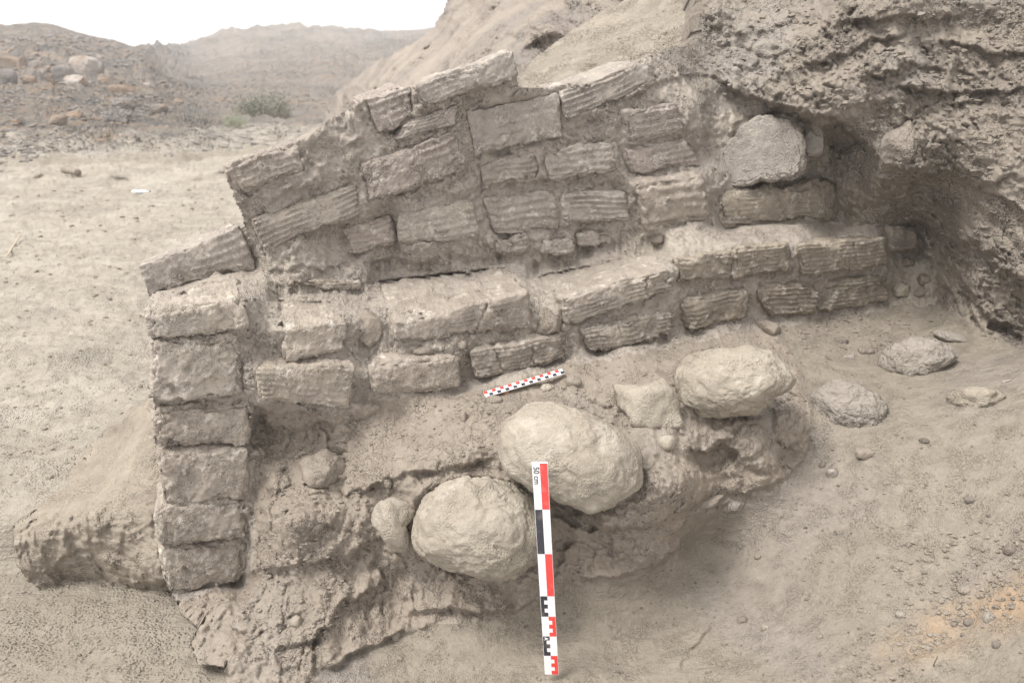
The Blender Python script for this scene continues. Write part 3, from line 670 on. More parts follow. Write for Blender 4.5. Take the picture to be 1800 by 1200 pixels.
# overhanging bank
LK[:] = [.6, .42]
lip([(1240, 130), (1300, 165), (1380, 190), (1440, 206), (1480, 214), (1512, 250), (1560, 292), (1602, 308), (1660, 300), (1700, 312)], .05, 42, .09, 60)
lip([(1180, 120), (1240, 128), (1300, 160)], .02, 24, .02, 20)
lip([(1300, 205), (1340, 196), (1400, 200), (1440, 212)], .02, 20, .02, 14)
hole(1478, 242, 34, 28, .04, 20)
lip([(1400, 120), (1450, 105), (1500, 85), (1540, 68), (1600, 60)], .03, 30, .035, 18)
lip([(1230, 40), (1290, 60), (1350, 52), (1400, 30)], .02, 26, .02, 20)
lip([(1460, 30), (1520, 40), (1580, 20), (1640, 40), (1700, 30)], .03, 28, .04, 24)
lip([(1560, 160), (1600, 150), (1640, 164), (1700, 156), (1760, 160), (1820, 150)], .05, 26, .03, 20)
lip([(1640, 70), (1700, 78), (1760, 96), (1820, 90)], .03, 22, .03, 18)
lip([(1500, 150), (1540, 130), (1590, 118), (1640, 120), (1700, 125)], .02, 22, .02, 16)
lip([(1590, 190), (1640, 186), (1720, 178), (1800, 186)], .012, 20, .012, 14)
lip([(1690, 405), (1720, 440), (1760, 470), (1800, 500), (1850, 530)], .035, 30, .02, 30)
lip([(1640, 400), (1660, 420), (1690, 440)], .02, 22, .02, 20)
lip([(1690, 470), (1706, 520), (1740, 560), (1780, 580), (1800, 610), (1850, 650)], .05, 40, .05, 24)
lip([(1720, 335), (1760, 345), (1790, 360), (1830, 400)], .03, 26, .04, 22)
lip([(1660, 300), (1700, 330), (1740, 330), (1790, 300)], .03, 26, .03, 22)
lump(1700, 250, 60, 40, .02, 20); lump(1470, 160, 60, 30, .02); lump(1750, 260, 40, 40, .02)
lump(1560, 110, 50, 24, .02, -10); lump(1350, 60, 60, 40, .02); lump(1290, 110, 40, 26, .02); lump(1640, 230, 40, 30, .02)
hole(1760, 575, 22, 10, .05); hole(1640, 330, 90, 26, .02, 8)
lip([(1500, 395), (1560, 392), (1610, 398)], .015, 20, .015, 14)
# floor
LK[:] = [1, 1]
lip([(1195, 1180), (1215, 1140), (1240, 1108), (1262, 1096)], .006, 16, .008, 8)
lump(1650, 1150, 120, 20, .008, -20)

# classes of ground
FLOORP = [(556, 1600), (548, 1210), (562, 1186), (640, 1134), (750, 1097), (900, 1088), (960, 1046), (1085, 1016), (1180, 980), (1205, 905), (1262, 900), (1365, 864), (1424, 790), (1418, 690),
          (1395, 620), (1345, 575), (1440, 560), (1560, 540), (1640, 530), (1690, 560), (1740, 590), (1790, 615), (1900, 680), (2600, 800), (2600, 1600)]
BANKP = [(1140, -600), (1140, 60), (1185, 118), (1225, 170), (1245, 205), (1300, 200), (1400, 205), (1430, 216), (1458, 250), (1456, 300), (1484, 312), (1486, 400), (1560, 392), (1625, 396), (1640, 450), (1640, 530),
         (1690, 560), (1740, 590), (1790, 615), (1900, 680), (2600, 800), (2600, -600)]
MUDP = [(250, 1600), (250, 1058), (300, 1056), (430, 1036), (446, 960), (450, 720), (620, 726), (650, 702), (820, 690), (1000, 640), (1160, 612), (1330, 575), (1345, 575), (1395, 620), (1418, 690),
        (1424, 790), (1365, 864), (1262, 900), (1205, 905), (1180, 980), (1085, 1016), (960, 1046), (900, 1088), (750, 1097), (640, 1134), (562, 1186), (548, 1210), (556, 1600)]
cls = np.zeros(shp, np.int8)
cls[in_poly(Uj, Vj, MUDP)] = 3; cls[in_poly(Uj, Vj, BANKP)] = 1; cls[in_poly(Uj, Vj, FLOORP)] = 2
def blur(a, r, n=2):
    for _ in range(n):
        for ax in (0, 1):
            c = np.cumsum(np.pad(a, [(r + 1, r) if i == ax else (0, 0) for i in (0, 1)], mode='edge'), axis=ax)
            a = (np.take(c, range(2 * r + 1, c.shape[ax]), ax) - np.take(c, range(0, c.shape[ax] - 2 * r - 1), ax)) / (2 * r + 1)
    return a
W = [blur((cls == i).astype(float), 4) for i in range(4)]
# the dirt slope between the bricks and the stones is smoother than the eroded face
shelf = blur(in_poly(Uj, Vj, [(640, 700), (1330, 575), (1395, 620), (1200, 640), (1100, 670), (1000, 700), (890, 760), (870, 800), (740, 815), (660, 830), (620, 780)]).astype(float), 5)
def amp(mort, bank, floor, mud, sh): return ((W[0] * mort + W[1] * bank + W[2] * floor + W[3] * mud) * (1 - shelf) + sh * shelf).ravel()
P0 = Pt(UU, VV, Dw).reshape(-1, 3)
dd = np.zeros(len(P0))
bm_ = (.35 + .9 * sstep(-.22, .25, fbm(P0, 4.5, 2, 60)))
bm_ = 1 + (bm_ - 1) * W[1].ravel()
dd += amp(0, .045, 0, 0, 0) * fbm(P0, 3.2, 2, 61)
dd += amp(.016, .034, .006, .022, .012) * fbm(P0, 7, 3, 20)
sq = np.stack([P0[:, 0] * .35 + P0[:, 1] * .1, P0[:, 1] * 1.0 - P0[:, 0] * .55, P0[:, 2]], 1)
dd += amp(0, 0, .007, 0, .004) * fbm(sq, 16, 4, 27) + amp(0, 0, .0022, 0, .002) * fbm(P0, 110, 2, 28)
dd -= bm_ * amp(.009, .009, .0015, .010, .003) * fbm(P0, 20, 4, 21, ridged=True)
dd += bm_ * amp(.006, .011, .0016, .007, .004) * fbm(P0, 75, 3, 22)
# flaking steps
hgt = fbm(P0, 10, 4, 23) * 4 + P0[:, 2] * 9; st = np.floor(hgt) + sstep(.0, .25, hgt % 1) - hgt
dd += amp(.008, .008, .0, .008, .0) * st
# clods
q = np.stack([P0[:, 0], P0[:, 2] - P0[:, 1] * .6], 1)
wr = np.stack([perlin(P0 * 30), perlin(P0 * 30 + 5)], 1) * .012
for sc, sd_, a_ in ((26, 3, bm_ * amp(.008, .017, .0, .012, .003)), (60, 8, bm_ * amp(.006, .007, .0006, .004, .005))):
    f1, f2, cid = worley2((q + wr) * sc, sd_); dd -= a_ * np.clip(.75 - f1, 0, 1) * (cid > .45) * 1.6
    dd += a_ * .5 * np.clip(1 - (f2 - f1) / .12, 0, 1) * sstep(-.1, .4, perlin(P0 * 12 + sd_))
Dw = Dw + dd.reshape(shp)

for s in ST: stone_d(s)
# seat every brick and stone in the earth
for b in BR:
    C = brick_corners(b)
    up_ = b['Y0'] > 1.9
    def fill_back(poly, corners):
        w = window(poly, 74); u, v = UU[w], VV[w]
        pu, pv, pd = proj(corners); A_ = np.stack([pu, pv, np.ones(len(pu))], 1); co = np.linalg.lstsq(A_, 1 / pd, rcond=None)[0]
        e1, e2 = poly[0], poly[1]; ln = e1[1] + (u - e1[0]) / (e2[0] - e1[0]) * (e2[1] - e1[1])
        tb = 1 / (co[0] * u + co[1] * ln + co[2]); rows = np.clip(np.searchsorted(v[:, 0], ln[0] - 3), 0, v.shape[0] - 1)
        delta = (tb - Dw[w])[rows, np.arange(v.shape[1])]; delta = np.clip(delta, -.12, .12)
        side = np.clip(np.maximum(min(e1[0], e2[0]) - u, u - max(e1[0], e2[0])), 0, 99)
        k = sstep(70, 0, ln - v) * (v < ln + 3) * sstep(22, 0, side); Dw[w] = Dw[w] + delta[None] * k
    def press(poly, corners, depth, feather, clean=False):
        w = window(poly, 26); u, v = UU[w] + ju[w] * .25, VV[w] + jv[w] * .25
        pu, pv, pd = proj(corners); A_ = np.stack([pu, pv, np.ones(len(pu))], 1); co = np.linalg.lstsq(A_, 1 / pd, rcond=None)[0]
        db = 1 / np.clip(co[0] * u + co[1] * v + co[2], .1, 3)
        ins = in_poly(u, v, poly); dist = dist_poly(u, v, poly)
        sdist = np.where(ins, dist, -dist)
        k = sstep(-1.5, feather, sdist)
        sm = perlin(np.stack([u.ravel() / 26, v.ravel() / 19, u.ravel() * 0 + b['f'][0][1] * .37], 1)).reshape(u.shape) + .4 * perlin(np.stack([u.ravel() / 9, v.ravel() / 8, u.ravel() * 0 + 3], 1)).reshape(u.shape)
        sm = sstep(.12 if up_ else .22, .5, sm - np.clip(sdist, 0, 60) / (60 if up_ else 38)) * (depth + .008)
        if clean: sm = sm * sstep(14, 0, sdist) * .8
        tgt = np.maximum(Dw[w], db + depth); tgt = np.where(sm > 0, np.minimum(tgt, db + depth - sm + 0 * tgt), tgt); Dw[w] = Dw[w] * (1 - k) + tgt * k
    fp = [tuple(x) for x in b['f']]
    press(fp, C[:4], .013 if up_ else .020, 6)
    if b['top'] and b['D'] >= .13:
        tp = [tuple(b['top'][0]), tuple(b['top'][1]), fp[1], fp[0]]
        c4 = np.array([C[4], C[5], C[1], C[0]]); press(tp, c4, .012, 5, True)
        if 480 < fp[0][0] < 1100 and not up_: fill_back(tp, c4)
    # joint worn around the brick
    w = window(fp, 30); u, v = UU[w], VV[w]; dist = dist_poly(u, v, fp); dist = np.where(in_poly(u, v, fp), 0, dist)
    nse = .5 + perlin(np.stack([u.ravel() / 23, v.ravel() / 23, u.ravel() * 0 + b['f'][0][0]], 1)).reshape(u.shape)
    below = .5 + .5 * sstep(-10, 10, v - np.mean([fp[2][1], fp[3][1]]))
    Dw[w] += (.008 if up_ else .012) * below * np.clip(nse, 0, 1.2) * np.exp(-(dist / 9) ** 1.3)
def ell(s, u, v):
    R = math.radians(s[6]); x = u - s[2]; y = v - s[3]
    return np.hypot((x * math.cos(R) + y * math.sin(R)) / s[4], (-x * math.sin(R) + y * math.cos(R)) / s[5])
for s in ST:
    k_ = 1.5 * max(s[4], s[5]); w = window([(s[2] - k_, s[3] - k_), (s[2] + k_, s[3] + k_)], 4); u, v = UU[w] + ju[w] * .3, VV[w] + jv[w] * .3
    if s[1] == 'embedded_stone' or s[4] < 60: continue
    r = ell(s, u, v); k = sstep(.96, .62, r); tgt = np.maximum(Dw[w], stone_d(s) - .2 * s[8]); Dw[w] = Dw[w] * (1 - k) + tgt * k
    if s[4] > 60 and s[9] == 'stone': Dw[w] -= .014 * np.exp(-((r - 1.06) / .09) ** 2) * sstep(.5, -.5, (v - s[3]) / s[5]) * (1 + nz2_[w]); Dw[w] += .02 * np.exp(-((r - 1) / .10) ** 2) * sstep(0, .8, (v - s[3]) / s[5])

SIL = [(252, 478), (300, 448), (360, 424), (412, 404), (434, 410), (420, 372), (404, 330), (392, 306), (400, 298), (440, 280), (500, 258), (540, 232), (570, 214), (600, 196), (650, 170), (715, 147),
       (740, 152), (800, 130), (860, 108), (895, 100), (906, 110), (914, 150), (940, 154), (1000, 148), (1040, 143), (1080, 130), (1110, 112), (1145, 96), (1200, 80), (1232, 62), (1228, 20), (1245, -20), (1260, -600),
       (2700, -600), (2700, 1700), (380, 1700), (372, 1300), (398, 1215), (392, 1172), (345, 1168), (334, 1132), (346, 1106), (318, 1078), (310, 1060), (300, 1042), (284, 1010), (284, 900), (284, 795), (272, 780), (268, 700), (268, 560), (266, 520), (262, 526)]
sj = .45
keep = in_poly(UU + ju * sj, VV + jv * sj, SIL)

ochre = blur(in_poly(Uj, Vj, [(1560, 1130), (1640, 1080), (1720, 1040), (1860, 990), (1860, 1060), (1760, 1110), (1640, 1150), (1540, 1180)]).astype(float), 7) * .8
ochre += blur(in_poly(Uj, Vj, [(1480, 380), (1600, 380), (1640, 396), (1500, 410)]).astype(float), 5) * .3
wall = empty('mudbrick_wall', (-.65, 1.6, .2))
tag(wall, 'excavated ruined wall of grey-brown mud bricks with crumbling mortar and a corner pier', 'wall')
ms = grid_sheet(U, V, Dw, keep, cls, [('mortar', M['mortar']), ('earth_bank', M['bank']), ('excavation_floor', M['floor']), ('eroded_earth_face', M['mud'])], attrs={'ochre': ochre})
bpy.context.view_layer.update()
rebase(wall, ms[0])
tag(ms[1], kind='structure', label='overhanging bank of rough crumbling earth burying the right end of the wall')
tag(ms[2], kind='structure', label='sloping dusty excavation floor littered with grit')
tag(ms[3], kind='structure', label='eroded mud face and dirt shelf below the brick rows')
for b in BR:
    b['ra'] = 1.0
    if not b['ridge'] and b['Y0'] > 1.9: b['ridge'] = 5; b['ra'] = .55
for i, b in enumerate(BR): build_brick(b, i + 1, wall)
for i, s in enumerate(ST): build_stone(s, i + 1)

def surf(u, v):
    """depth of the built wall/floor sheet"""
    i = np.clip(np.searchsorted(V, v) - 1, 0, len(V) - 2); j = np.clip(np.searchsorted(U, u) - 1, 0, len(U) - 2)
    fu = (u - U[j]) / (U[j + 1] - U[j]); fv = (v - V[i]) / (V[i + 1] - V[i])
    return (Dw[i, j] * (1 - fu) + Dw[i, j + 1] * fu) * (1 - fv) + (Dw[i + 1, j] * (1 - fu) + Dw[i + 1, j + 1] * fu) * fv

# ------------------------------------------------------------------ open ground and hills on the left
Ut = axis(-1100, -40, 700, 2900, 3.2, 46)
SKY = [(-1200, 60), (-300, 55), (-50, 52), (0, 48), (25, 43), (60, 39), (95, 43), (125, 53), (160, 63), (200, 70), (222, 78), (236, 82), (250, 77), (268, 80), (285, 82), (310, 80), (345, 70), (375, 60),
       (400, 53), (440, 50), (485, 51), (500, 48), (520, 49), (600, 50), (680, 54), (740, 52), (900, 20), (1500, -60), (2900, -60)]
vs = np.interp(Ut, *zip(*SKY)) + 1.2 * perlin(np.stack([Ut / 13, Ut * 0, Ut * 0], 1)) + .8 * perlin(np.stack([Ut / 5, Ut * 0, Ut * 0 + 4], 1))
t = np.concatenate([np.linspace(0, .28, 70)[:-1], np.linspace(.28, 1, 390)])
VVt = 1450 + (vs[None, :] - 1450) * t[:, None]; UUt = np.repeat(Ut[None], len(t), 0)
VB = 292 - 22 * np.exp(-((UUt - 480) / 160) ** 2) + 8 * perlin(np.stack([UUt.ravel() / 90, UUt.ravel() * 0, UUt.ravel() * 0], 1)).reshape(UUt.shape)
z0 = .35 - .15 * sstep(880, 1030, VVt) * sstep(700, 350, UUt)
z0 = z0 + .05 * np.exp(-((UUt - 60) / 140) ** 2 - ((VVt - 620) / 60) ** 2) + .04 * np.exp(-((UUt - 190) / 100) ** 2 - ((VVt - 520) / 50) ** 2)
z0 = z0 + .035 * sstep(.25, .75, .5 + .8 * perlin(np.stack([UUt.ravel() / 80, VVt.ravel() / 16, UUt.ravel() * 0], 1)).reshape(UUt.shape)) * np.exp(-((VVt - 305) / 26) ** 2)
z0 = z0 - .45 * sstep(430, 540, UUt) * sstep(520, 760, VVt) - .25 * sstep(330, 375, UUt) * sstep(1000, 1100, VVt) * 0
Yg = (H - z0) * AB(np.maximum(VVt, VB))[0] / AB(np.maximum(VVt, VB))[1]
Ysk = 42 + (105 - 42) * sstep(225, 330, UUt + (VVt - 82) * -.55)
s_ = np.clip((VB - VVt) / (VB - vs[None, :]), 0, 1)
Yt = Yg * (Ysk / Yg) ** (s_ ** 1.15)
Pg = Pt(UUt, VVt, d_of_Y(VVt, Yt))
fl = Pg.reshape(-1, 3); R_ = np.linalg.norm(fl[:, :2], axis=1)
rel = np.stack([fl[:, 0] / R_ * 5, np.log(R_) * 5, s_.ravel() * 0], 1)
hillw = sstep(0, .12, s_.ravel()); leftw = sstep(330, 200, UUt.ravel() - (VVt.ravel() - 82) * .4)
dz = (1 - hillw) * (.022 * fbm(fl, 3.0, 4, 30) + .020 * np.abs(fbm(np.stack([fl[:, 0] * 1.2 + fl[:, 1] * .5, fl[:, 1] * 3.4, fl[:, 2]], 1), 2.2, 3, 31)) + .009 * fbm(fl, 20, 4, 32)) * np.clip(R_ / 2, .5, 2.0)
f1, f2, cid = worley2(rel[:, :2] * 9, 5); g1, g2, gid = worley2(rel[:, :2] * 26 + .2, 9)
rk = np.clip(.7 - f1, 0, 1) * (cid > .55); rk2 = np.clip(.7 - g1, 0, 1) * (gid > .35)
dz += hillw * R_ * (.013 * fbm(rel, 1.2, 3, 33) + .011 * fbm(rel, 2.6, 4, 34, ridged=True) + .0045 * fbm(rel, 14, 3, 35) + leftw * (.0035 * rk + .0035 * rk2) + (1 - leftw) * .0016 * rk2) * sstep(1.0, .93, s_.ravel())
fl = fl + np.stack([0 * dz, 0 * dz, dz], 1)
nv, nu = UUt.shape
backr = np.stack([fl.reshape(nv, nu, 3)[-1] * [1.15, 1.15, 1] - [0, 0, 1], fl.reshape(nv, nu, 3)[-1] * [1.3, 1.3, 1] - [0, 0, 2.5]])
Vt_ = np.concatenate([fl, backr.reshape(-1, 3)]); idx = np.arange((nv + 2) * nu).reshape(nv + 2, nu)
q = np.stack([idx[:-1, :-1], idx[:-1, 1:], idx[1:, 1:], idx[1:, :-1]], -1)
split = int(np.argmax(s_[:, nu // 3] > .03))
dust_shade = np.concatenate([(sstep(.26, .03, s_ + (.10 * perlin(np.stack([UUt.ravel() / 40, VVt.ravel() / 14, UUt.ravel() * 0 + 2], 1))).reshape(s_.shape))).ravel() * 1.6, np.zeros(2 * nu)])
dug_shade = sstep(955, 1040, VVt + 14 * perlin(np.stack([UUt.ravel() / 30, VVt.ravel() / 30, UUt.ravel() * 0 + 6], 1)).reshape(s_.shape) - .25 * np.clip(120 - UUt, 0, 400))  # pit shade and brown dug soil, painted together into the ground colour
dust_shade = np.where(np.concatenate([s_.ravel(), np.ones(2 * nu)]) > .0, dust_shade, np.concatenate([(dug_shade * 2.2).ravel(), np.zeros(2 * nu)]))
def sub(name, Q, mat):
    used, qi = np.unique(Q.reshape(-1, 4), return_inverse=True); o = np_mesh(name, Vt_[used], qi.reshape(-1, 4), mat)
    at = o.data.attributes.new('ochre', 'FLOAT', 'POINT'); at.data.foreach_set('value', dust_shade[used].astype(np.float32)); return o  # carries sand at the hill foot and the painted pit shade
fs = np.zeros((nv + 1, nu - 1)); fs[:nv - 1] = s_[:-1, :-1]; fs[nv - 1:] = 1
lw = np.ones((nv + 1, nu - 1)); lw[:nv - 1] = leftw.reshape(nv, nu)[:-1, :-1]; lw[nv - 1:] = lw[nv - 2]
rag = (.03 * perlin(np.stack([UUt.ravel() / 30, VVt.ravel() / 12, UUt.ravel() * 0], 1))).reshape(nv, nu); fr = np.zeros_like(fs); fr[:nv - 1] = rag[:-1, :-1]
cl = np.where(fs + fr * (fs > 0) < .05, 0, np.where(lw > .5, 1, 2))
M['farhill'] = mat_earth('far_desert_hill', (.34, .30, .255), (.22, .21, .19), (.36, .285, .22), scale=.22, bump=1.0, fine=2.4, bumpd=.4, ochre=(.43, .39, .33), spots=(2.0, (.40, .35, .29), .15))
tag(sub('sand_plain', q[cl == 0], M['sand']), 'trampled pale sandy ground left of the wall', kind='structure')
tag(sub('rocky_hill', q[cl == 1], M['hill']), 'dark rocky hill with orange outcrop at far left', kind='structure')
tag(sub('far_hill', q[cl == 2], M['farhill']), 'hazy desert hills on the skyline', kind='structure')
def tsurf(u, v):
    j = int(np.clip(np.searchsorted(Ut, u), 1, nu - 1)); colv = VVt[:, j]; i = int(np.argmin(np.abs(colv - v)))
    return fl.reshape(nv, nu, 3)[i, j]

# ------------------------------------------------------------------ slopes behind the wall
def back_sheet(name, poly, surv, mat, label, step, a1, a2, sc1, sc2, skirt=1.0, ridge=0, mode=None, jit=.6):
    fld = Field([(u_, v_, d_of_Y(v_, Y)) for u_, v_, Y in surv], .02)
    a = np.array(poly); Ub = np.arange(a[:, 0].min() - 12, a[:, 0].max() + 12, step); Vb = np.arange(a[:, 1].min() - 12, a[:, 1].max() + 12, step)
    D = upsample(fld, Ub, Vb, 8.0); uu, vv = np.meshgrid(Ub, Vb); p = Pt(uu, vv, D).reshape(-1, 3)
    n = a1 * fbm(p, sc1, 4, 40) - a2 * fbm(p, sc2, 4, 41, ridged=True)
    if ridge:
        rp = np.stack([p[:, 0] * 1.0 + p[:, 2] * 1.1, p[:, 2] * .25 - p[:, 0] * .2, p[:, 1] * .3], 1); n -= ridge * fbm(rp, 2.2, 4, 42, ridged=True)
    jj = fbm(np.stack([uu.ravel(), vv.ravel(), uu.ravel() * 0], 1), 1 / 18, 3, 43).reshape(uu.shape) * 6 * jit
    D2 = D + n.reshape(D.shape)
    k = in_poly(uu + jj, vv + jj, poly)
    return tag(grid_sheet(Ub, Vb, D2, k, np.zeros(uu.shape, int), [(name, mat)], skirt=skirt)[0], label, kind='structure')
back_sheet('eroded_slope', [(568, 200), (590, 160), (640, 120), (700, 88), (740, 64), (762, 45), (776, 20), (786, -2), (800, -30), (830, -90), (900, -200), (1300, -400), (1500, -400), (1500, 400), (540, 420), (556, 300)],
           [(570, 190, 9.5), (600, 160, 9), (690, 92, 8.5), (760, 50, 8), (790, 0, 8), (700, 150, 6.6), (800, 120, 5.2), (850, 70, 5.2), (900, 60, 4.8), (950, 20, 4.8), (900, 130, 4.2), (600, 230, 8.5), (560, 400, 7), (700, 250, 6), (900, 300, 3.6),
            (1000, -100, 6), (1300, -400, 7), (1500, 0, 4.4), (1500, 400, 3.2), (640, 130, 9)],
           M['erodedhill'], 'eroded pale hillside rising behind the wall', 3.0, .14, .06, .9, 3.0, skirt=3.0, ridge=.38)
back_sheet('sand_slope', [(880, 190), (912, 136), (930, 112), (960, 84), (1000, 56), (1045, 28), (1090, 4), (1150, -40), (1240, -120), (1500, -300), (1700, -300), (1700, 300), (1200, 330), (900, 330)],
           [(900, 150, 2.9), (930, 110, 3.1), (1000, 58, 3.3), (1090, 0, 3.6), (1000, 140, 2.75), (1100, 110, 2.75), (1200, 60, 2.8), (1200, 0, 3.1), (1300, -100, 3.4), (1500, -300, 4.2), (900, 330, 2.5), (1200, 330, 2.5), (1700, 200, 2.7), (1700, -300, 3.8)],
           M['sandslope'], 'bright slope of loose sand just behind the wall', 2.6, .06, .022, 3, 14, skirt=1.0, ridge=.08)
# low remnant of earth leaning on the foot of the pier
mp = [(22, 935), (44, 900), (80, 862), (122, 820), (160, 780), (205, 748), (238, 722), (252, 704), (280, 700), (300, 1070), (250, 1050), (190, 1040), (130, 1045), (80, 1040), (44, 1020), (24, 985)]
fldm = Field([(u_, v_, d_of_Y(v_, Y)) for u_, v_, Y in [(250, 720, 1.88), (200, 765, 1.94), (150, 822, 1.83), (110, 850, 1.78), (50, 898, 1.67), (25, 935, 1.60), (60, 925, 1.57), (150, 905, 1.58), (230, 890, 1.57), (100, 965, 1.545), (230, 955, 1.535), (160, 870, 1.66), (220, 840, 1.64),
              (80, 1005, 1.55), (200, 990, 1.545), (280, 1010, 1.49), (270, 850, 1.58), (250, 790, 1.68), (300, 900, 1.55), (300, 1040, 1.55), (0, 1000, 1.55), (150, 1050, 1.60), (260, 1050, 1.56)]], .02)
Um = np.arange(0, 320, 2.6); Vm = np.arange(680, 1060, 2.6); um, vm = np.meshgrid(Um, Vm); Dm = fldm(um.ravel(), vm.ravel()).reshape(um.shape)
pm = Pt(um, vm, Dm).reshape(-1, 3); jm = (fbm(np.stack([um.ravel(), vm.ravel(), 0 * um.ravel()], 1), 1 / 26, 4, 50) * 17).reshape(um.shape)
fm = sstep(880, 930, vm).ravel()
f1m, f2m, cm = worley2(np.stack([pm[:, 0] * 22, pm[:, 2] * 26 - pm[:, 1] * 8], 1) + .4 * np.stack([perlin(pm * 30), perlin(pm * 30 + 7)], 1), 4)
Dm -= (np.clip(.7 - f1m, 0, 1) * (cm > .5) * (.006 + .016 * fm)).reshape(um.shape)
Dm += (.03 * fbm(pm, 6, 3, 51) + (.007 + .006 * fm) * fbm(pm, 45, 4, 53) - (.006 + .010 * fm) * fbm(pm, 18, 3, 52, ridged=True)).reshape(um.shape)
hm = fbm(pm, 8, 3, 54) * 3 + pm[:, 2] * 18; Dm += (fm * .008 * (np.floor(hm) + sstep(0, .25, hm % 1) - hm)).reshape(um.shape)
tag(grid_sheet(Um, Vm, Dm, in_poly(um + jm, vm + jm, mp), np.zeros(um.shape, int), [('earth_mound', M['mound'])], skirt=.45)[0], 'low remnant mound of earth leaning on the foot of the pier', kind='structure')

# ------------------------------------------------------------------ dusty air
hz = bpy.data.materials.new('dusty_air'); hz.use_nodes = True; hn = hz.node_tree.nodes; hn.clear()
ho = hn.new('ShaderNodeOutputMaterial'); hv = hn.new('ShaderNodeVolumePrincipled'); hv.inputs['Density'].default_value = .0042; hv.inputs['Color'].default_value = (.93, .93, .94, 1); hv.inputs['Anisotropy'].default_value = .2
hz.node_tree.links.new(hv.outputs[0], ho.inputs['Volume'])
hb = [(x, y, z) for z in (-4, 17) for y in (-4, 160) for x in (-240, 240)]
tag(np_mesh('haze', hb, [(0, 2, 3, 1), (4, 5, 7, 6), (0, 1, 5, 4), (2, 6, 7, 3), (0, 4, 6, 2), (1, 3, 7, 5)], hz, smooth=False), 'thin dusty haze hanging over the site', kind='stuff')

# ------------------------------------------------------------------ rocks on the hill
ROCKS = [
 (18, 127, 17, 14, 'rock_orange', 'blocky orange rock face at the far left end of the hillside outcrop', .5),
 (40, 132, 8, 15, 'rock_orange', 'narrow upright orange slab beside the blocky orange rock on the outcrop', .5),
 (12, 158, 15, 16, 'rock_grey', 'grey and orange boulder below the blocky orange rock on the outcrop', .8),
 (51, 158, 11, 9, 'rock_orange', 'small rounded ochre boulder low in the outcrop gap', .9),
 (63, 136, 14, 20, 'rock_grey', 'tall grey-brown rock column right of the narrow orange slab', .5),
 (91, 153, 6, 10, 'rock_orange', 'small upright brown stone at the foot of the outcrop', .6),
 (80, 139, 11, 18, 'rock_grey', 'shadowed grey rock column in the middle of the outcrop', .5),
 (110, 143, 15, 18, 'rock_grey', 'tan jointed rock between the grey columns and the white boulders', .5),
 (128, 153, 16, 10, 'rock_white', 'low whitish rock sloping down below the big white boulder', .7),
 (148, 130, 20, 22, 'rock_white', 'largest white boulder of the hillside outcrop', .55),
 (188, 150, 18, 11, 'rock_orange', 'brown rounded boulder right of the largest white boulder', .8),
 (171, 128, 10, 16, 'rock_grey', 'greenish grey slab leaning behind the largest white boulder', .5),
 (255, 153, 12, 5, 'rock_white', 'pale pinkish flat rock alone on the dark scree', .6),
 (212, 189, 21, 11, 'rock_grey', 'smooth grey rounded boulder over a shadowed hollow', .95),
 (211, 170, 20, 9, 'rock_orange', 'brownish flat rock just above the smooth grey boulder', .6),
 (218, 216, 11, 13, 'rock_grey', 'pointed grey rock below the smooth grey boulder', .5),
 (197, 215, 21, 11, 'rock_grey', 'broad dark rock left of the pointed rock', .7),
 (278, 201, 12, 10, 'rock_grey', 'squat grey rock at the toe of the scree near the sand', .6),
 (100, 220, 13, 11, 'rock_orange', 'orange angular rock lying low on the dark scree', .5),
 (127, 213, 12, 6, 'rock_orange', 'flat orange rock beside the low angular one', .6),
 (23, 222, 8, 8, 'rock_orange', 'small orange rock low on the scree at the far left', .6),
 (311, 186, 8, 6, 'rock_orange', 'small orange rock at the right end of the scree', .6),
]
for i, (u_, v_, rx, ry, mt, lb, pw) in enumerate(ROCKS):
    c = tsurf(u_, v_ + ry * .6); dist = np.linalg.norm(c - [0, 0, H]); d = proj(c)[2]; px = d / F
    S, T = ICO[4]; p = np.sign(S) * np.abs(S) ** pw; sd = i * 3.1 + 90
    # joint planes cut the rock
    rng = np.random.default_rng(i + 3)
    for _ in range(7):
        nrm = rng.normal(size=3); nrm /= np.linalg.norm(nrm); off = rng.uniform(.72, .95); x = p @ nrm - off; p = p - np.clip(x, 0, None)[:, None] * nrm
    p = p * (1 + .10 * fbm(S, 1.6, 2, sd) + .05 * fbm(S, 6, 3, sd, ridged=True))[:, None]
    Vr = p * [rx * px * 1.15, rx * px * .8, ry * px * 1.15]
    o = np_mesh('hillside_rock', Vr, T, M[mt]); o.location = Vector(c) + Vector((0, .55 * rx * px, ry * px * .35)); tag(o, lb, 'rock', 'rocks on the far hillside')

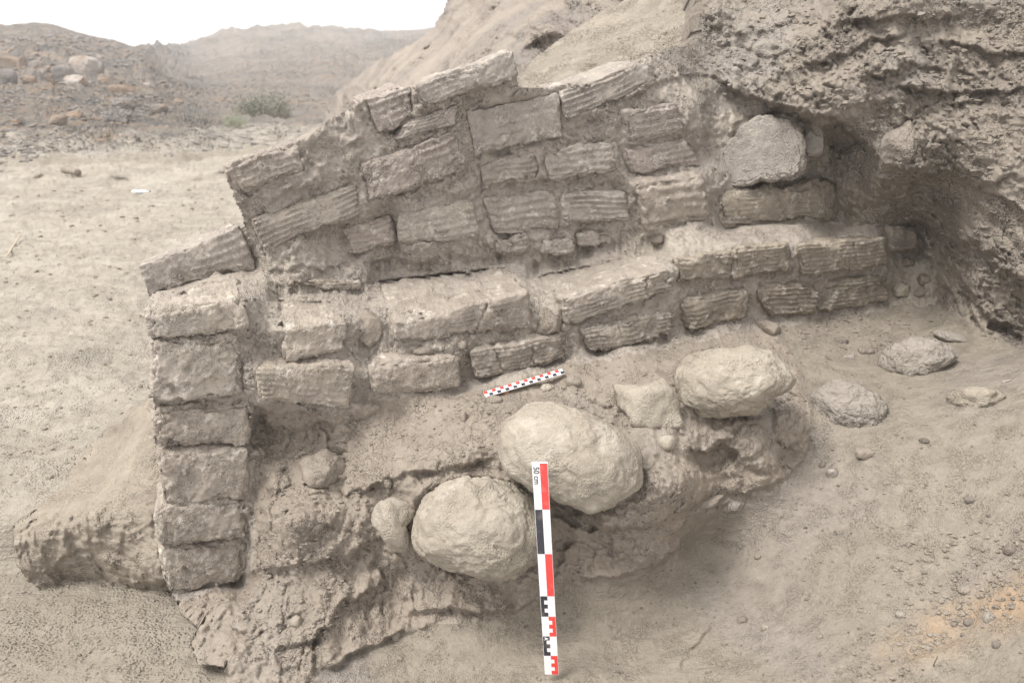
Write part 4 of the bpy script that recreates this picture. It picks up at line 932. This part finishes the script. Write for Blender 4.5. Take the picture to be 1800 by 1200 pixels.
# ------------------------------------------------------------------ shrubs
def shrub(u_, v_, wpx, hpx, label, lm, n, seed):
    rng = np.random.default_rng(seed); c = tsurf(u_, v_); d = proj(c)[2]; px = d / F; w = wpx * px / 2; h = hpx * px
    root = empty('shrub', c); tag(root, label, 'shrub')
    Vs, Qs, Lv, Lq = [], [], [], []
    def tube(a, b, r0, r1):
        dr = b - a; dr /= np.linalg.norm(dr) + 1e-9; s1 = np.cross(dr, [.3, .9, .2]); s1 /= np.linalg.norm(s1); s2 = np.cross(dr, s1); k = len(Vs)
        for p_, r_ in ((a, r0), (b, r1)):
            for j in range(4): Vs.append(p_ + r_ * (math.cos(j * math.pi / 2) * s1 + math.sin(j * math.pi / 2) * s2))
        for j in range(4): Qs.append([k + j, k + (j + 1) % 4, k + 4 + (j + 1) % 4, k + 4 + j])
    for i in range(n):
        x0 = rng.uniform(-.8, .8) * w; y0 = rng.uniform(-.5, .5) * w * .7; a = np.array([x0, y0, -.03 * h])
        lean = rng.normal(size=2) * .35; ht = h * rng.uniform(.5, 1.05) * (1 - .35 * (x0 / w) ** 2); b = a + [lean[0] * ht, lean[1] * ht, ht]
        m_ = (a + b) / 2 + rng.normal(size=3) * h * .05; tube(a, m_, .010 * h, .006 * h); tube(m_, b, .006 * h, .002 * h)
        for _ in range(26):
            f_ = rng.uniform(.15, 1.05); p_ = a + (b - a) * f_ + rng.normal(size=3) * h * .09; e1 = rng.normal(size=3); e1 /= np.linalg.norm(e1); e2 = np.cross(e1, rng.normal(size=3)); e2 /= np.linalg.norm(e2)
            s = h * rng.uniform(.03, .06); k = len(Lv); Lv.extend([p_ - e1 * s, p_ + e2 * s * .35, p_ + e1 * s, p_ - e2 * s * .35]); Lq.append([k, k + 1, k + 2, k + 3])
    tag(np_mesh('twigs', Vs, Qs, M['twig'], root), kind='stuff'); tag(np_mesh('foliage', Lv, Lq, M[lm], root, smooth=False), kind='stuff')
shrub(460, 214, 104, 44, 'wide dark grey-green desert shrub at the foot of the far hill', 'leaf', 110, 4)
shrub(415, 243, 46, 26, 'small pale green bush on the sand below the wide dark shrub', 'leaf2', 45, 5)
shrub(376, 92, 26, 10, 'dark scrubby bush high on the far hill below the skyline', 'leaf', 30, 6)
shrub(337, 92, 14, 7, 'tiny bush left of the scrubby bush high on the far hill', 'leaf', 18, 7)

# ------------------------------------------------------------------ scale bars
def plate(name, parent, mat, x0, x1, z0, z1, y=-.0002, th=.0004):
    v = [(x0, y, z0), (x1, y, z0), (x1, y, z1), (x0, y, z1), (x0, y + th, z0), (x1, y + th, z0), (x1, y + th, z1), (x0, y + th, z1)]
    f = [(0, 1, 2, 3), (5, 4, 7, 6), (1, 5, 6, 2), (4, 0, 3, 7), (3, 2, 6, 7), (4, 5, 1, 0)]
    return np_mesh(name, v, f, mat, parent, smooth=False)
def comb(name, parent, mat, xs, xt, z0, z1, y=-.0002, th=.0004):
    """E-shaped print: a spine from xs to the middle, three teeth reaching xt"""
    n = (z1 - z0) / 5; xm = (xs + xt) / 2
    o = [(xs, z0), (xt, z0), (xt, z0 + n), (xm, z0 + n), (xm, z0 + 2 * n), (xt, z0 + 2 * n), (xt, z0 + 3 * n), (xm, z0 + 3 * n), (xm, z0 + 4 * n), (xt, z0 + 4 * n), (xt, z1), (xs, z1)]
    if xs > xt: o = o[::-1]
    me = bpy.data.meshes.new(name); k = len(o)
    vs_ = [(x, y, z) for x, z in o] + [(x, y + th, z) for x, z in o]
    me.from_pydata(vs_, [], [tuple(range(k))] + [(i, i + k, (i + 1) % k + k, (i + 1) % k) for i in range(k)]); me.materials.append(mat)
    return link(bpy.data.objects.new(name, me), parent)
def frame(root, origin, zax, yax):
    zax = Vector(zax).normalized(); yax = Vector(yax); yax = (yax - yax.dot(zax) * zax).normalized(); xax = yax.cross(zax)
    from mathutils import Matrix
    root.matrix_world = Matrix(((xax.x, yax.x, zax.x, origin[0]), (xax.y, yax.y, zax.y, origin[1]), (xax.z, yax.z, zax.z, origin[2]), (0, 0, 0, 1)))
def bar_body(parent, w, L, th, mat):
    import bmesh
    bm = bmesh.new(); bmesh.ops.create_cube(bm, size=1); 
    for v in bm.verts: v.co = Vector((v.co.x * w, v.co.y * th + th / 2, (v.co.z + .5) * L))
    bmesh.ops.bevel(bm, geom=bm.edges[:], offset=.0004, segments=1, affect='EDGES')
    me = bpy.data.meshes.new('board'); bm.to_mesh(me); bm.free(); me.materials.append(mat); return link(bpy.data.objects.new('board', me), parent)
bar = bpy.data.objects.new('scale_bar', None); col.objects.link(bar)
top = Pt(948.5, 813, 1.382); bot = Pt(970, 1185, 1.567)
ax = top - bot; L_ = np.linalg.norm(ax); ax /= L_
vd = bot + top; vd = vd / 2 - np.array([0, 0, H])
frame(bar, bot, ax, (vd[0] + .10, vd[1], vd[2]))
tag(bar, 'tall upright red, black and white scale bar marked 50 cm, planted in the floor', 'scale bar')
k = L_ / .5; w = .0282; hw = w / 2
bar_body(bar, w, L_, .004, M['white'])
e = .0006
def Z(c): return L_ - c * k
plate('red_block', bar, M['red'], 0, hw - e, Z(.10), Z(.0012))
plate('black_block', bar, M['black'], -hw + e, 0, Z(.20), Z(.10))
plate('red_block', bar, M['red'], 0, hw - e, Z(.30), Z(.20))
comb('black_comb', bar, M['black'], -hw + e, 0, Z(.35), Z(.30))
comb('red_comb', bar, M['red'], hw - e, 0, Z(.40), Z(.35))
bc = comb('black_comb', bar, M['black'], -hw + e, 0, Z(.45), Z(.40))
comb('red_comb', bar, M['red'], hw - e, 0, Z(.50) + .001, Z(.45))
def poly_plate(name, parent, mat, o, y=-.0008, th=.0003):
    me = bpy.data.meshes.new(name); k_ = len(o); me.from_pydata([(x, y, z) for x, z in o] + [(x, y + th, z) for x, z in o], [], [tuple(range(k_))] + [(i, i + k_, (i + 1) % k_ + k_, (i + 1) % k_) for i in range(k_)])
    me.materials.append(mat); return link(bpy.data.objects.new(name, me), parent)
zt = Z(.405)
poly_plate('emblem', bar, M['white'], [(-hw + .003, zt + .0036), (-.002, zt - .0004), (-hw + .003, zt - .0044), (-hw + .0055, zt - .0004)])
cu = bpy.data.curves.new('lettering', 'FONT'); cu.body = '50 cm'; cu.size = .0150; cu.extrude = .0001; cu.align_x = 'LEFT'; cu.offset = .0002
tc = bpy.data.objects.new('lettering', cu); cu.materials.append(M['black']); col.objects.link(tc); bpy.context.view_layer.update()
tm = bpy.data.meshes.new_from_object(tc.evaluated_get(bpy.context.evaluated_depsgraph_get())); bpy.data.objects.remove(tc); tx = bpy.data.objects.new('lettering', tm); col.objects.link(tx); tx.parent = bar
tx.location = (-hw + .0025, -.0004, Z(.008)); tx.rotation_euler = (math.radians(90), math.radians(90), 0)
# short bar
sb = bpy.data.objects.new('scale_bar', None); col.objects.link(sb)
a0 = Pt(851.5, 693, surf(851.5, 693) - .010); a1 = Pt(990.5, 651.5, d_of_z(651.5, .706))
zmin = max(.0, 0)
L2 = np.linalg.norm(a1 - a0); ax2 = (a1 - a0) / L2
yn = np.cross(ax2, [0, 0, 1]); yn = yn / np.linalg.norm(yn)      # sideways
nrm2 = np.cross(yn, ax2); nrm2 /= np.linalg.norm(nrm2)
dn = -(nrm2 if nrm2[2] > 0 else -nrm2)
toward = np.array([0, -1, 0.]); dn = dn + .25 * (-toward)
frame(sb, a0, ax2, dn)
tag(sb, 'short thin chequered scale bar in red, black and white lying on the dirt shelf', 'scale bar')
w2 = .0195; c_ = L2 / 20
bar_body(sb, w2, L2, .003, M['white'])
xs = sb.matrix_world.to_3x3() @ Vector((1, 0, 0)); up_sign = 1 if (xs.y > 0) else -1      # far edge carries the red cells
for i in range(20):
    if i % 2 == 0: r_ = sorted((0, up_sign * (w2 / 2 - .0004))); plate('red_cell', sb, M['red'], r_[0], r_[1], i * c_ + .0003, (i + 1) * c_)
    else: r_ = sorted((0, -up_sign * (w2 / 2 - .0004))); plate('black_cell', sb, M['black'], r_[0], r_[1], i * c_, (i + 1) * c_ - .0003)

# ------------------------------------------------------------------ single finds and litter on the floor
LIT = [
 ('small brick-red clod just below the short scale bar', 889, 690, 8, 8, 'reddish', 2),
 ('flat grey-brown clod below the left end of the short scale bar', 868, 703, 15, 7, 'clod', 1),
 ('whitish angular shard of stone on the open floor', 1463, 831, 10, 8, 'rock_white', 1.5),
 ('reddish-brown pebble beside the whitish shard', 1446, 818, 6, 6, 'clod_dark', 1),
 ('dark flat pebble on the open floor right of the whitish shard', 1704, 878, 9, 5, 'clod_dark', 1),
 ('thin dark chip below the grey embedded stone', 1626, 774, 10, 3, 'clod_dark', 1),
 ('pale brown lump right of the crack in the lower floor', 1344, 1103, 7, 6, 'stone', 1),
 ('dark lump left of the pale brown lump on the lower floor', 1305, 1090, 9, 7, 'clod_dark', 2),
 ('rounded pebble right of the pale brown lump', 1441, 1119, 6, 5, 'clod', 1),
 ('pair-forming grey pebble above the orange earth', 1583, 1080, 9, 6, 'stone_grey', 1.6),
 ('long flat brown stone above the orange earth patch', 1696, 1036, 13, 6, 'clod', 1),
 ('dark pointed pebble on the orange earth patch', 1703, 1093, 9, 7, 'clod_dark', 1.4),
 ('grey upright chip at the right of the orange earth patch', 1738, 1085, 9, 11, 'stone_grey', 1.6),
 ('dark pebble low in the right corner below the orange earth', 1752, 1134, 8, 8, 'clod_dark', 1.6),
 ('dark grey crumbly clod above the orange earth at the right edge', 1775, 968, 10, 9, 'clod_dark', 2),
 ('small flat clod casting shadow near the middle of the lower floor', 1332, 978, 6, 5, 'clod', 1),
 ('angular brown clod below the grey embedded stone', 1520, 797, 16, 9, 'clod', 1.8),
 ('dark curled clod between the wall foot and the embedded stones', 1478, 600, 12, 8, 'clod_dark', 2.2),
 ('whitish crumb on the floor between wall foot and embedded stones', 1492, 628, 9, 5, 'stone_pale', 1.6),
 ('grey lump left of the broad embedded stone', 1522, 618, 14, 8, 'clod', 1.6),
 ('round nodule left of the wedge-shaped shelf clod', 683, 848, 8, 10, 'clod', 1.4),
 ('upright oval clod on the floor under the eroded mud face', 696, 1118, 8, 12, 'clod', 1.2),
 ('small grey stone on the floor left of the oval clod', 703, 1158, 6, 4, 'clod', 1.2),
 ('elongated clod stuck to the dirt slope below the second lower brick', 815, 735, 6, 14, 'clod', 1.4),
 ('ochre crumb in the debris right of the short scale bar', 962, 682, 12, 7, 'stone', 1.6),
 ('crumb of pale earth above the small knobbly stone', 1008, 672, 14, 11, 'clod', 1.6),
]
def blob(name, c, r3, sub, seed, rough, mat):
    S, T = ICO[sub]; rad = 1 + .22 * fbm(S, 1.3, 2, seed * 1.7 + 5) * rough ** .5 + .08 * rough * fbm(S, 4, 3, seed + 9.0)
    p = np.sign(S) * np.abs(S) ** .8
    o = np_mesh(name, p * rad[:, None] * r3, T, mat); o.location = c; return o
for i, (lb, u_, v_, rx, ry, mt, rg) in enumerate(LIT):
    d = surf(u_, v_); px = d / F; c = Pt(u_, v_, d)
    tag(blob('pebble' if 'pebble' in lb else 'clod', Vector(c), np.array([rx, max(rx, ry) * .8, ry]) * px, 3, i + 1, rg, M[mt]), lb, 'pebble' if 'pebble' in lb else 'clod')

# gritty scatter: uncountable crumbs, one mesh per kind
def scatter(name, label, n, poly, mat, rmin, rmax, seed, power=3.0, dens=None, onterrain=False, avoid=True):
    rng = np.random.default_rng(seed); a = np.array(poly); S, T = ICO[1]; Vs, Ts = [], []
    u_ = rng.uniform(a[:, 0].min(), a[:, 0].max(), n * 4); v_ = rng.uniform(a[:, 1].min(), a[:, 1].max(), n * 4)
    m = in_poly(u_, v_, poly); u_, v_ = u_[m], v_[m]
    nz = perlin(np.stack([u_ / 34, v_ / 22, u_ * 0 + seed], 1)) + .5 * perlin(np.stack([u_ / 9, v_ / 7, u_ * 0 + seed], 1)); m = rng.uniform(-.5, .9, len(u_)) < nz * 1.4
    u_, v_ = u_[m][:n], v_[m][:n]
    if avoid:
        okk = np.ones(len(u_), bool)
        for s in ST: okk &= ell(s, u_, v_) > 1.0
        for b in BR: okk &= ~in_poly(u_, v_, hull([tuple(x) for x in b['f']] + ([tuple(x) for x in b['top']] if b['top'] else [])))
        u_, v_ = u_[okk], v_[okk]
    sz = rmin + (rmax - rmin) * rng.uniform(0, 1, len(u_)) ** power
    for i in range(len(u_)):
        if onterrain: c = tsurf(u_[i], v_[i])
        else: c = Pt(u_[i], v_[i], surf(u_[i], v_[i]))
        r = sz[i] * (1 if not onterrain else max(1, c[1] / 2.5)); Q_, _ = np.linalg.qr(rng.normal(size=(3, 3)))
        p = S * (1 + rng.uniform(-.3, .3, (len(S), 1))); p = (p @ Q_) * [1, .9, .7] * r * [rng.uniform(.8, 1.4), 1, rng.uniform(.5, 1)]
        Vs.append(p + c + [0, 0, r * .15]); Ts.append(T + i * len(S))
    tag(np_mesh(name, np.concatenate(Vs), np.concatenate(Ts), mat, smooth=False), label, kind='stuff')
FL = [(700, 1120), (960, 1060), (1200, 980), (1262, 905), (1365, 870), (1424, 790), (1400, 600), (1640, 545), (1790, 620), (1850, 700), (1850, 1240), (600, 1240), (560, 1195)]
scatter('fine_grit', 'fine grit scattered over the excavation floor', 4200, FL, M['clod'], .0008, .0042, 11, power=4)
scatter('dark_grit', 'dark crumbs scattered over the excavation floor', 500, FL, M['clod_dark'], .0012, .005, 12)
scatter('gravel', 'gravel in the orange earth at the lower right', 1500, [(1480, 1200), (1480, 1140), (1600, 1070), (1560, 960), (1700, 930), (1820, 940), (1830, 1060), (1700, 1120), (1600, 1180), (1560, 1220)], M['clod'], .001, .007, 13, power=4)
scatter('rubble_grit', 'crumbs of fallen mortar on the dirt shelf', 1500, [(660, 710), (850, 690), (1000, 630), (1200, 590), (1340, 580), (1390, 620), (1200, 625), (1180, 660), (1090, 665), (1060, 700), (900, 730), (860, 800), (700, 810), (620, 790)], M['clod'], .0012, .006, 14)
scatter('ledge_grit', 'crumbs on the ledge between the lower step and the upper wall', 700, [(440, 480), (700, 440), (950, 420), (1170, 430), (1000, 470), (900, 470), (660, 490), (690, 560), (620, 540), (480, 560), (440, 640)], M['clod'], .001, .0045, 15)
scatter('foot_grit', 'crumbs gathered at the foot of the upper brick rows on the right', 500, [(1330, 570), (1560, 540), (1640, 545), (1640, 600), (1420, 640), (1400, 600)], M['clod'], .0015, .007, 16)
scatter('bank_crumbs', 'crumbs clinging to the overhanging bank', 2600, [(1300, 0), (1840, 0), (1840, 600), (1790, 600), (1700, 500), (1640, 540), (1640, 400), (1700, 320), (1560, 290), (1440, 205), (1260, 180), (1240, 60)], M['bank'], .0015, .012, 17, power=4)
scatter('mud_crumbs', 'crumbs on the eroded mud face beside the pier', 1600, [(450, 730), (640, 730), (640, 830), (700, 850), (640, 1020), (560, 1150), (450, 1180), (400, 1080), (450, 1000)], M['clod'], .0012, .007, 18, power=4)
scatter('ground_grit', 'grit and small clods on the ground at the foot of the mound', 1500, [(0, 1010), (60, 1030), (250, 1000), (310, 1100), (340, 1200), (0, 1200)], M['clod'], .0008, .006, 19, onterrain=True, power=4)
scatter('plain_grit', 'small stones scattered over the sandy plain', 600, [(0, 330), (380, 330), (430, 420), (240, 470), (250, 700), (60, 880), (0, 900)], M['clod'], .002, .009, 20, onterrain=True)
scatter('scree', 'loose stones of the hillside scree', 2600, [(0, 90), (120, 60), (230, 90), (330, 200), (200, 240), (60, 285), (0, 290)], M['rock_grey'], .003, .011, 21, onterrain=True, power=3)
scatter('scree_stones', 'orange stones among the hillside scree', 350, [(0, 90), (120, 70), (230, 100), (330, 200), (200, 240), (60, 275), (0, 280)], M['rock_orange'], .003, .012, 22, onterrain=True, power=3)

# litter on the plain
def rod(name, a, b, r, mat, label, cat, seed=0, n=10, bend=.02):
    rng = np.random.default_rng(seed); a = np.array(a, float); b = np.array(b, float); d = b - a; L = np.linalg.norm(d); d /= L; s1 = np.cross(d, [.2, .3, .9]); s1 /= np.linalg.norm(s1); s2 = np.cross(d, s1)
    Vs = []; Qs = []
    for i in range(n + 1):
        t_ = i / n; c = a + d * L * t_ + s1 * math.sin(t_ * 3.1) * bend * L; rr = r * (1 - .35 * t_) * rng.uniform(.9, 1.1) * (.04 if i in (0, n) else 1); c = c + (d * L / n * .97 if i == 0 else (-d * L / n * .97 if i == n else 0 * d))
        for j in range(7): Vs.append(c + rr * (math.cos(j * .8976) * s1 + math.sin(j * .8976) * s2))
    for i in range(n):
        for j in range(7): Qs.append([i * 7 + j, i * 7 + (j + 1) % 7, (i + 1) * 7 + (j + 1) % 7, (i + 1) * 7 + j])
    k_ = len(Vs); Vs += [a, b]
    for j in range(7): Qs.append([j, (j + 1) % 7, k_, k_]); Qs.append([n * 7 + (j + 1) % 7, n * 7 + j, k_ + 1, k_ + 1])
    ctr = (a + b) / 2; o = np_mesh(name, np.array(Vs) - ctr, Qs, mat); o.location = ctr; return tag(o, label, cat)
t0 = tsurf(10, 464); t1 = tsurf(46, 412)
rod('reed', t0 + [0, 0, .01], t1 + [0, 0, .03], .005, M['twig'], 'pale dry reed lying on the sand near the left border', 'stick', 3, bend=.0)
t0 = tsurf(0, 466); rod('twig', t0 + [-.02, 0, 0], t0 + [0, 0, .10], .008, M['clod_dark'], 'short dark twig standing in the sand by the pale reed', 'stick', 4)
t0 = tsurf(112, 308); t1 = tsurf(140, 315); rod('log', t0 + [0, 0, .06], t1 + [0, 0, .05], .045, M['clod'], 'short brown log lying on the distant sand', 'log', 5, bend=.0)
s0 = Pt(1760, 672, surf(1760, 672) - .004); s1 = Pt(1778, 667, surf(1778, 667) - .004)
rod('reed', s0, s1, .0028, M['rock_white'], 'small whitish stick on the floor near the right border', 'stick', 6)
s0 = Pt(1640, 1172, surf(1640, 1172)); s1 = Pt(1650, 1150, surf(1650, 1150) - .03); rod('twig', s0, s1, .0012, M['clod_dark'], 'thin dark twig poking out of the floor below the orange earth', 'stick', 7)
s0 = Pt(1497, 235, surf(1497, 235) - .01); s1 = Pt(1445, 222, surf(1445, 222) - .01)
# crushed plastic bottle: lathe
c = tsurf(247, 340); rb = .045; prof = [(-.17, .0), (-.17, .9), (-.12, 1.0), (-.05, .85), (0, 1.0), (.06, .9), (.10, .75), (.14, .35), (.17, .33), (.17, 0)]
Vs, Qs = [], []
for i, (x, r_) in enumerate(prof):
    for j in range(12):
        an = j * math.pi / 6; Vs.append((x * .4, rb * .45 * r_ * math.cos(an) * (1 + .15 * math.sin(i * 2 + j)), rb * .45 * r_ * math.sin(an) * .8))
for i in range(len(prof) - 1):
    for j in range(12): Qs.append([i * 12 + j, i * 12 + (j + 1) % 12, (i + 1) * 12 + (j + 1) % 12, (i + 1) * 12 + j])
bt = empty('plastic_bottle', c + np.array([0, 0, .015])); tag(bt, 'crushed white plastic bottle lying on the sandy plain', 'bottle')
np_mesh('body', Vs, Qs, M['bottle'], bt); bt.rotation_euler = (0, 0, .15)
np_mesh('cap', [(x * .4, y * .4, z * .4) for x, y, z in [(.172 + .02 * (i // 8), .02 * math.cos(i % 8 * .785), .02 * math.sin(i % 8 * .785)) for i in range(16)]], [[j, (j + 1) % 8, 8 + (j + 1) % 8, 8 + j] for j in range(8)], M['black'], bt)
scatter('wall_crumbs', 'crumbs lodged in the mortar of the upper wall', 900, [(430, 400), (560, 230), (720, 150), (900, 160), (1130, 110), (1240, 200), (1240, 300), (1480, 300), (1480, 400), (1200, 420), (700, 460), (460, 460)], M['clod'], .001, .0045, 23, power=3)
